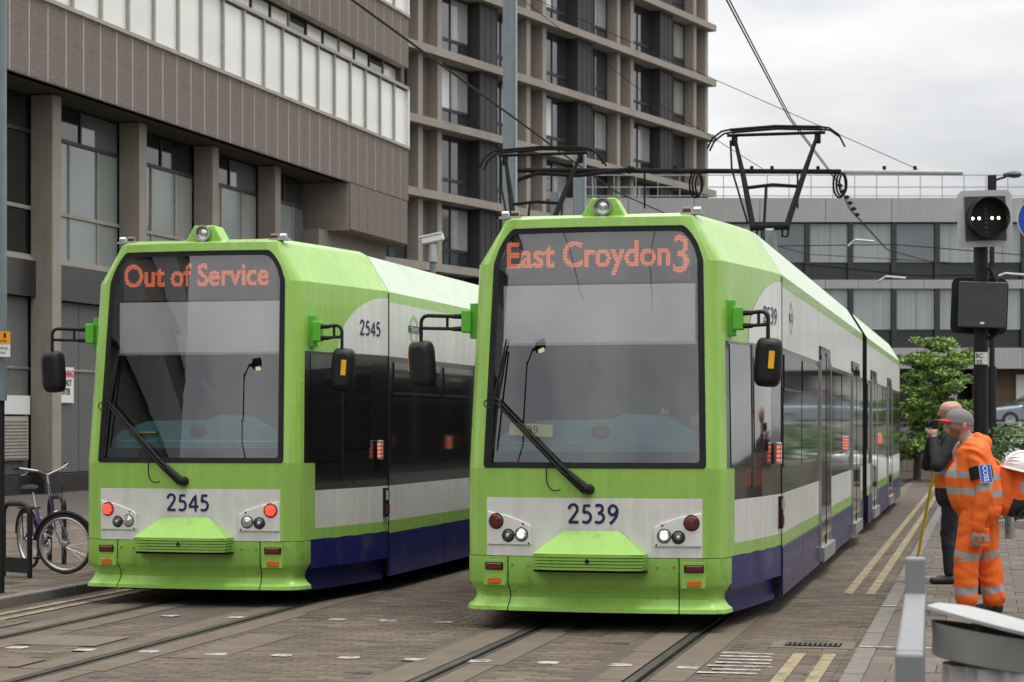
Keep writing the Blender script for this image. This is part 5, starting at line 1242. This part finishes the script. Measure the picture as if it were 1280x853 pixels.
# head
hc = Vector((-.185, 0, 1.655))
segs += [(hc + Vector((.015, 0, .03)), .098, hc + Vector((-.02, 0, .035)), .092, 'skin'), (hc + Vector((-.04, 0, -.04)), .072, hc + Vector((-.05, 0, -.075)), .05, 'beard'), (hc + Vector((-.105, 0, -.005)), .016, hc + Vector((-.118, 0, -.022)), .015, 'skin'), (hc + Vector((-.085, 0, .02)), .03, hc + Vector((-.09, 0, -.04)), .035, 'skin'),
         (hc + Vector((.01, -.098, .0)), .012, hc + Vector((.015, -.102, -.03)), .009, 'skin'), (hc + Vector((.022, -.104, .018)), .011, hc + Vector((.028, -.104, -.01)), .010, 'skin'), (hc + Vector((.01, .098, .0)), .014, hc + Vector((.015, .102, -.03)), .011, 'skin')]
M['beard'] = mat('stubble', (.20, .11, .075), .7, var=.2, scale=40)
def band1(l_, t, ex, c):
    z = c.z
    if ex in ('torso', 'yoke', 'uparm'):
        if ex == 'uparm' and abs(c.y) > .21:
            if .52 < t < .69 and False: return 'refl'
            if .80 < t < .97: return 'refl'
            return None
        zz = z + .06 * c.x
        if 1.045 < zz < 1.105 or 1.19 < zz < 1.25: return 'refl'
        if z >= 1.25 and .045 < abs(c.y) < .11 and c.x > -.30: return 'refl' if .06 < abs(c.y) < .115 else None
    if ex == 'shin' and .18 > 0 and (.72 < t < .90): return 'refl'
    if ex == 'thigh' and .86 < t < .99 or ex == 'shin' and t < .03: return 'refl'
    return None
blob(segs, .0095, dict(skin='skin', top='orangecloth', leg='orangecloth', boot='boot', refl='refl', beard='beard'), 'body', W, .014, 2, 1, band1)
# pocket, arm band, cap, glasses
MB().box(-.17, .0, -.225, -.185, .60, .77, M=Matrix.Rotation(R(2), 4, 'Y')).build('thigh_pocket', M['orangecloth'], W, bevel=.012)
MB().box(-.168, -.002, -.2285, -.2245, .655, .715, M=Matrix.Rotation(R(2), 4, 'Y')).build('pocket_band', M['refl'], W)
ab = MB(); am = sh.lerp(el_, .5); ad = (el_ - sh).normalized()
MMa = Matrix.Translation(am) @ (-ad).to_track_quat('Z', 'Y').to_matrix().to_4x4()
ab.lathe([(.094, -.055), (.099, -.05), (.101, .05), (.097, .055)], MMa, 28).build('arm_band', M['rubber'], W, True)
cps = MB().box(-.045, .045, 0, .004, -.075, .075); cpo = cps.build('coss_panel', M['signblue'], W, loc=am + Vector((.015, -.106, 0))); cpo.rotation_euler = (R(-13), R(-5), 0)
MB().box(-.052, .052, .001, .006, -.082, .082).build('panel_border', M['refl'], cpo)
text_on('lettering', 'COSS', .058, M['signwhite'], lambda x, y: Vector((y - .02, -.003, -x)), cpo, .001)
def dome(c, rx, ry, rz, mt, name, par, tilt=0, z0=0):
    rows = []
    for i in range(9):
        a = R(90 * i / 8); rows.append([Vector((rx * max(.001, math.sin(a)) * math.cos(2 * math.pi * j / 32), ry * max(.001, math.sin(a)) * math.sin(2 * math.pi * j / 32), rz * math.cos(a) if i < 8 else z0)) for j in range(32)])
    o = MB().grid(rows, closed=True).build(name, M[mt], par, True, loc=c); o.rotation_euler = (0, tilt, 0); return o
cp = empty('cap'); cp.parent = W; cp.location = hc + Vector((0, 0, .045)); cp.rotation_euler = (0, R(10), 0)
dome((0, 0, 0), .125, .108, .105, 'greycloth', 'crown', cp, 0, -.03)
pk = MB(); n = 12; rows = [[Vector((-(.10 + e_ * .10) * math.cos(R(q)) - .01, .105 * math.sin(R(q)) * (1 - .25 * e_), -.005 - .025 * e_ - .03 * (q / 60) ** 2 * .5)) for q in range(-60, 61, 10)] for e_ in (0, .35, .7, 1)]
pko = pk.grid(rows).build('peak', M['redcloth'], cp, True); sm = pko.modifiers.new('t', 'SOLIDIFY'); sm.thickness = .006
MB().lathe([(.012, 0), (.008, .006), (.001, .008)], Matrix.Translation((0, 0, .102)), 10).build('button', M['redcloth'], cp)
# --- hard hat on an orange rucksack behind him
rk = empty('rucksack', W.location + Vector((.275, .06, .93))); tag(rk, 'orange and black rucksack with grey band behind the orange worker', 'rucksack')
segs = [(Vector((-.07, 0, .05)), .11, Vector((-.05, 0, .30)), .10, 'top'), (Vector((.10, 0, .12)), .11, Vector((.12, 0, .34)), .11, 'top'), (Vector((.02, 0, .02)), .10, Vector((.12, 0, .05)), .11, 'blk')]
blob(segs, .014, dict(top='orangecloth', blk='blackcloth', refl='refl'), 'bag', rk, .012, 3, 5, lambda l_, t, ex, c: 'refl' if c.x > .06 and .16 < c.z + c.x * .25 < .25 else None)
MB().tube([(-.12, -.05, .40), (-.22, -.08, .47), (-.30, -.09, .40)], .018, 8).build('strap', M['orangecloth'], rk, True); MB().tube([(-.02, -.08, .02), (.02, -.10, -.10), (.10, -.08, .0)], .014, 8).build('strap', M['blackcloth'], rk, True)
hh = empty('hard_hat', rk.location + Vector((.10, -.06, .42))); hh.rotation_euler = (R(4), R(13), 0); tag(hh, 'white hard hat strapped on top of the orange rucksack', 'hard hat')
dome((0, 0, -.08), .165, .125, .165, 'helmet', 'shell', hh, 0, 0)
for s in (-1, 0, 1): MB().tube([(.16 * math.cos(R(q)), s * .045 - .0, -.08 + .162 * math.sin(R(q)) * (1 if s == 0 else .955)) for q in range(15, 166, 12)], .008, 6).build('ridge', M['helmet'], hh, True)
for s in (-1,): 
    for k in range(3): MB().tube([(.155 * math.cos(R(q)), -.118 * math.cos(R(14 + k * 14)) * math.sin(R(q)) ** .7, -.075 + .155 * math.sin(R(14 + k * 14)) * math.sin(R(q)) ** .5) for q in range(20, 161, 14)], .006, 6).build('ridge', M['helmet'], hh, True)
MB().lathe([(.9, 0), (1.0, -.01), (1.0, -.018), (.9, -.012)], Matrix.Translation((0, 0, -.08)) @ Matrix.Diagonal((.185, .14, 1, 1)), 40).build('brim', M['helmet'], hh, True)
# --- bald man in black coat taking a picture
w2 = P(1189, HOR, 21.3); W2 = empty('person', (w2.x, w2.y, .1)); tag(W2, 'bald man in black coat and orange waistcoat holding a camera to his face', 'person')
segs = []
for f, hx, hy in ((Vector((-.06, -.10, 0)), 0, -.09), (Vector((.05, .12, 0)), .02, .09)):
    hip = Vector((hx, hy, .97)); kn = Vector((hx - .03 + f.x * .4, hy + .01, .53)); an = f + Vector((.02, 0, .09))
    segs += [(hip, .11, kn, .078, 'leg'), (kn, .078, an + Vector((0, 0, .05)), .06, 'leg'), (an + Vector((.03, 0, -.04)), .046, f + Vector((-.15, 0, .04)), .038, 'boot')]
segs += [(Vector((0, -.08, .92)), .15, Vector((-.01, -.08, 1.25)), .145, 'coat'), (Vector((0, .08, .92)), .15, Vector((-.01, .08, 1.25)), .145, 'coat'), (Vector((-.01, -.09, 1.25)), .145, Vector((-.02, -.10, 1.46)), .13, 'coat'), (Vector((-.01, .09, 1.25)), .145, Vector((-.02, .10, 1.46)), .13, 'coat'), (Vector((-.02, -.04, 1.53)), .09, Vector((-.02, .04, 1.53)), .09, 'coat'),
         (Vector((-.01, 0, 1.55)), .066, Vector((-.02, 0, 1.68)), .062, 'skin')]
h2c = Vector((-.005, 0, 1.79))
segs += [(h2c + Vector((.025, 0, .02)), .098, h2c + Vector((-.025, 0, .02)), .095, 'skin'), (h2c + Vector((-.045, 0, -.05)), .07, h2c + Vector((-.055, 0, -.085)), .045, 'skin'), (h2c + Vector((-.12, 0, -.015)), .015, h2c + Vector((-.128, 0, -.03)), .014, 'skin'),
         (h2c + Vector((.005, -.098, -.0)), .013, h2c + Vector((.01, -.10, -.035)), .010, 'skin'), (h2c + Vector((.005, .098, 0)), .013, h2c + Vector((.01, .10, -.035)), .01, 'skin')]
for s in (-1, 1):
    sh_ = Vector((-.02, s * .20, 1.47)); eb = Vector((-.20, s * .26 - .02, 1.24)); wr_ = Vector((-.20, s * .07 - .02, 1.50))
    segs += [(sh_, .09, eb, .07, 'coat', 'arm'), (eb, .07, wr_, .05, 'coat', 'arm')] + hand(wr_ + Vector((0, 0, .03)), (.10, -s * .25, 1), (1, 0, -.1), .45)
blob(segs, .0095, dict(skin='skin', coat='blackcloth', leg='blackcloth', boot='boot', vest='orangecloth', refl='refl'), 'body', W2, .008, 2, 3, lambda l_, t, ex, c: (('refl' if 1.14 < c.z < 1.19 else 'vest') if l_ == 'coat' and ex != 'arm' and 1.0 < c.z < 1.42 and c.x > -.16 else None))
cmr = empty('camera_body', W2.location + Vector((-.185, -.02, 1.665))); tag(cmr, 'small black camera held up to the bald man face', 'camera')
MB().box(-.04, .03, -.07, .07, -.045, .045).build('housing', M['plastic'], cmr, bevel=.008); MB().cyl((-.04, 0, 0), (-.06, 0, 0), .03, .028, 16).build('lens', M['rubber'], cmr, True)
# --- leaning yellow pole
y0, y1 = P(1143.5, 714, 22.9), P(1169, 580, 21.6)
yp = MB().cyl((0, 0, .0), (y1 - Vector((y0.x, y0.y, .1))), .018, .016, 12).build('yellow_pole', M['yellowpole'], None, True, loc=(y0.x, y0.y, .1)); tag(yp, 'thin yellow measuring pole leaning beside the bald man', 'pole')
# --- driver in the East Croydon tram
D = empty('person', tram1.matrix_basis @ Vector((.78, .95, .93)), -TH); tag(D, 'tram driver in dark jacket seated behind the East Croydon windscreen', 'person')
segs = [(Vector((0, .12, .05)), .16, Vector((0, .05, .5)), .15, 'coat'), (Vector((-.10, .05, .5)), .13, Vector((.10, .05, .5)), .13, 'coat'), (Vector((0, .05, .6)), .055, Vector((0, .0, .74)), .055, 'skin'), (Vector((0, .0, .86)), .098, Vector((0, -.03, .86)), .095, 'skin'), (Vector((0, -.06, .79)), .06, Vector((0, -.07, .77)), .05, 'skin'), (Vector((0, -.125, .84)), .014, Vector((0, -.13, .82)), .014, 'skin'), (Vector((0, .04, .90)), .10, Vector((0, .0, .92)), .095, 'hair'),
        (Vector((-.09, .1, .1)), .1, Vector((-.1, -.3, .12)), .08, 'coat'), (Vector((.09, .1, .1)), .1, Vector((.1, -.3, .12)), .08, 'coat')]
for s in (-1, 1):
    segs += [(Vector((s * .2, .05, .5)), .08, Vector((s * .24, -.10, .55 if s > 0 else .62)), .065, 'coat'), (Vector((s * .24, -.10, .55 if s > 0 else .62)), .065, Vector((s * .18 - .05, -.36, .86)), .045, 'coat')] + hand((s * .18 - .05, -.38, .88), (-.1, -.8, .3), (1, 0, 0), .5)
blob(segs, .011, dict(skin='skin', coat='blackcloth', hair='rubber'), 'body', D, .006, 2, 7)
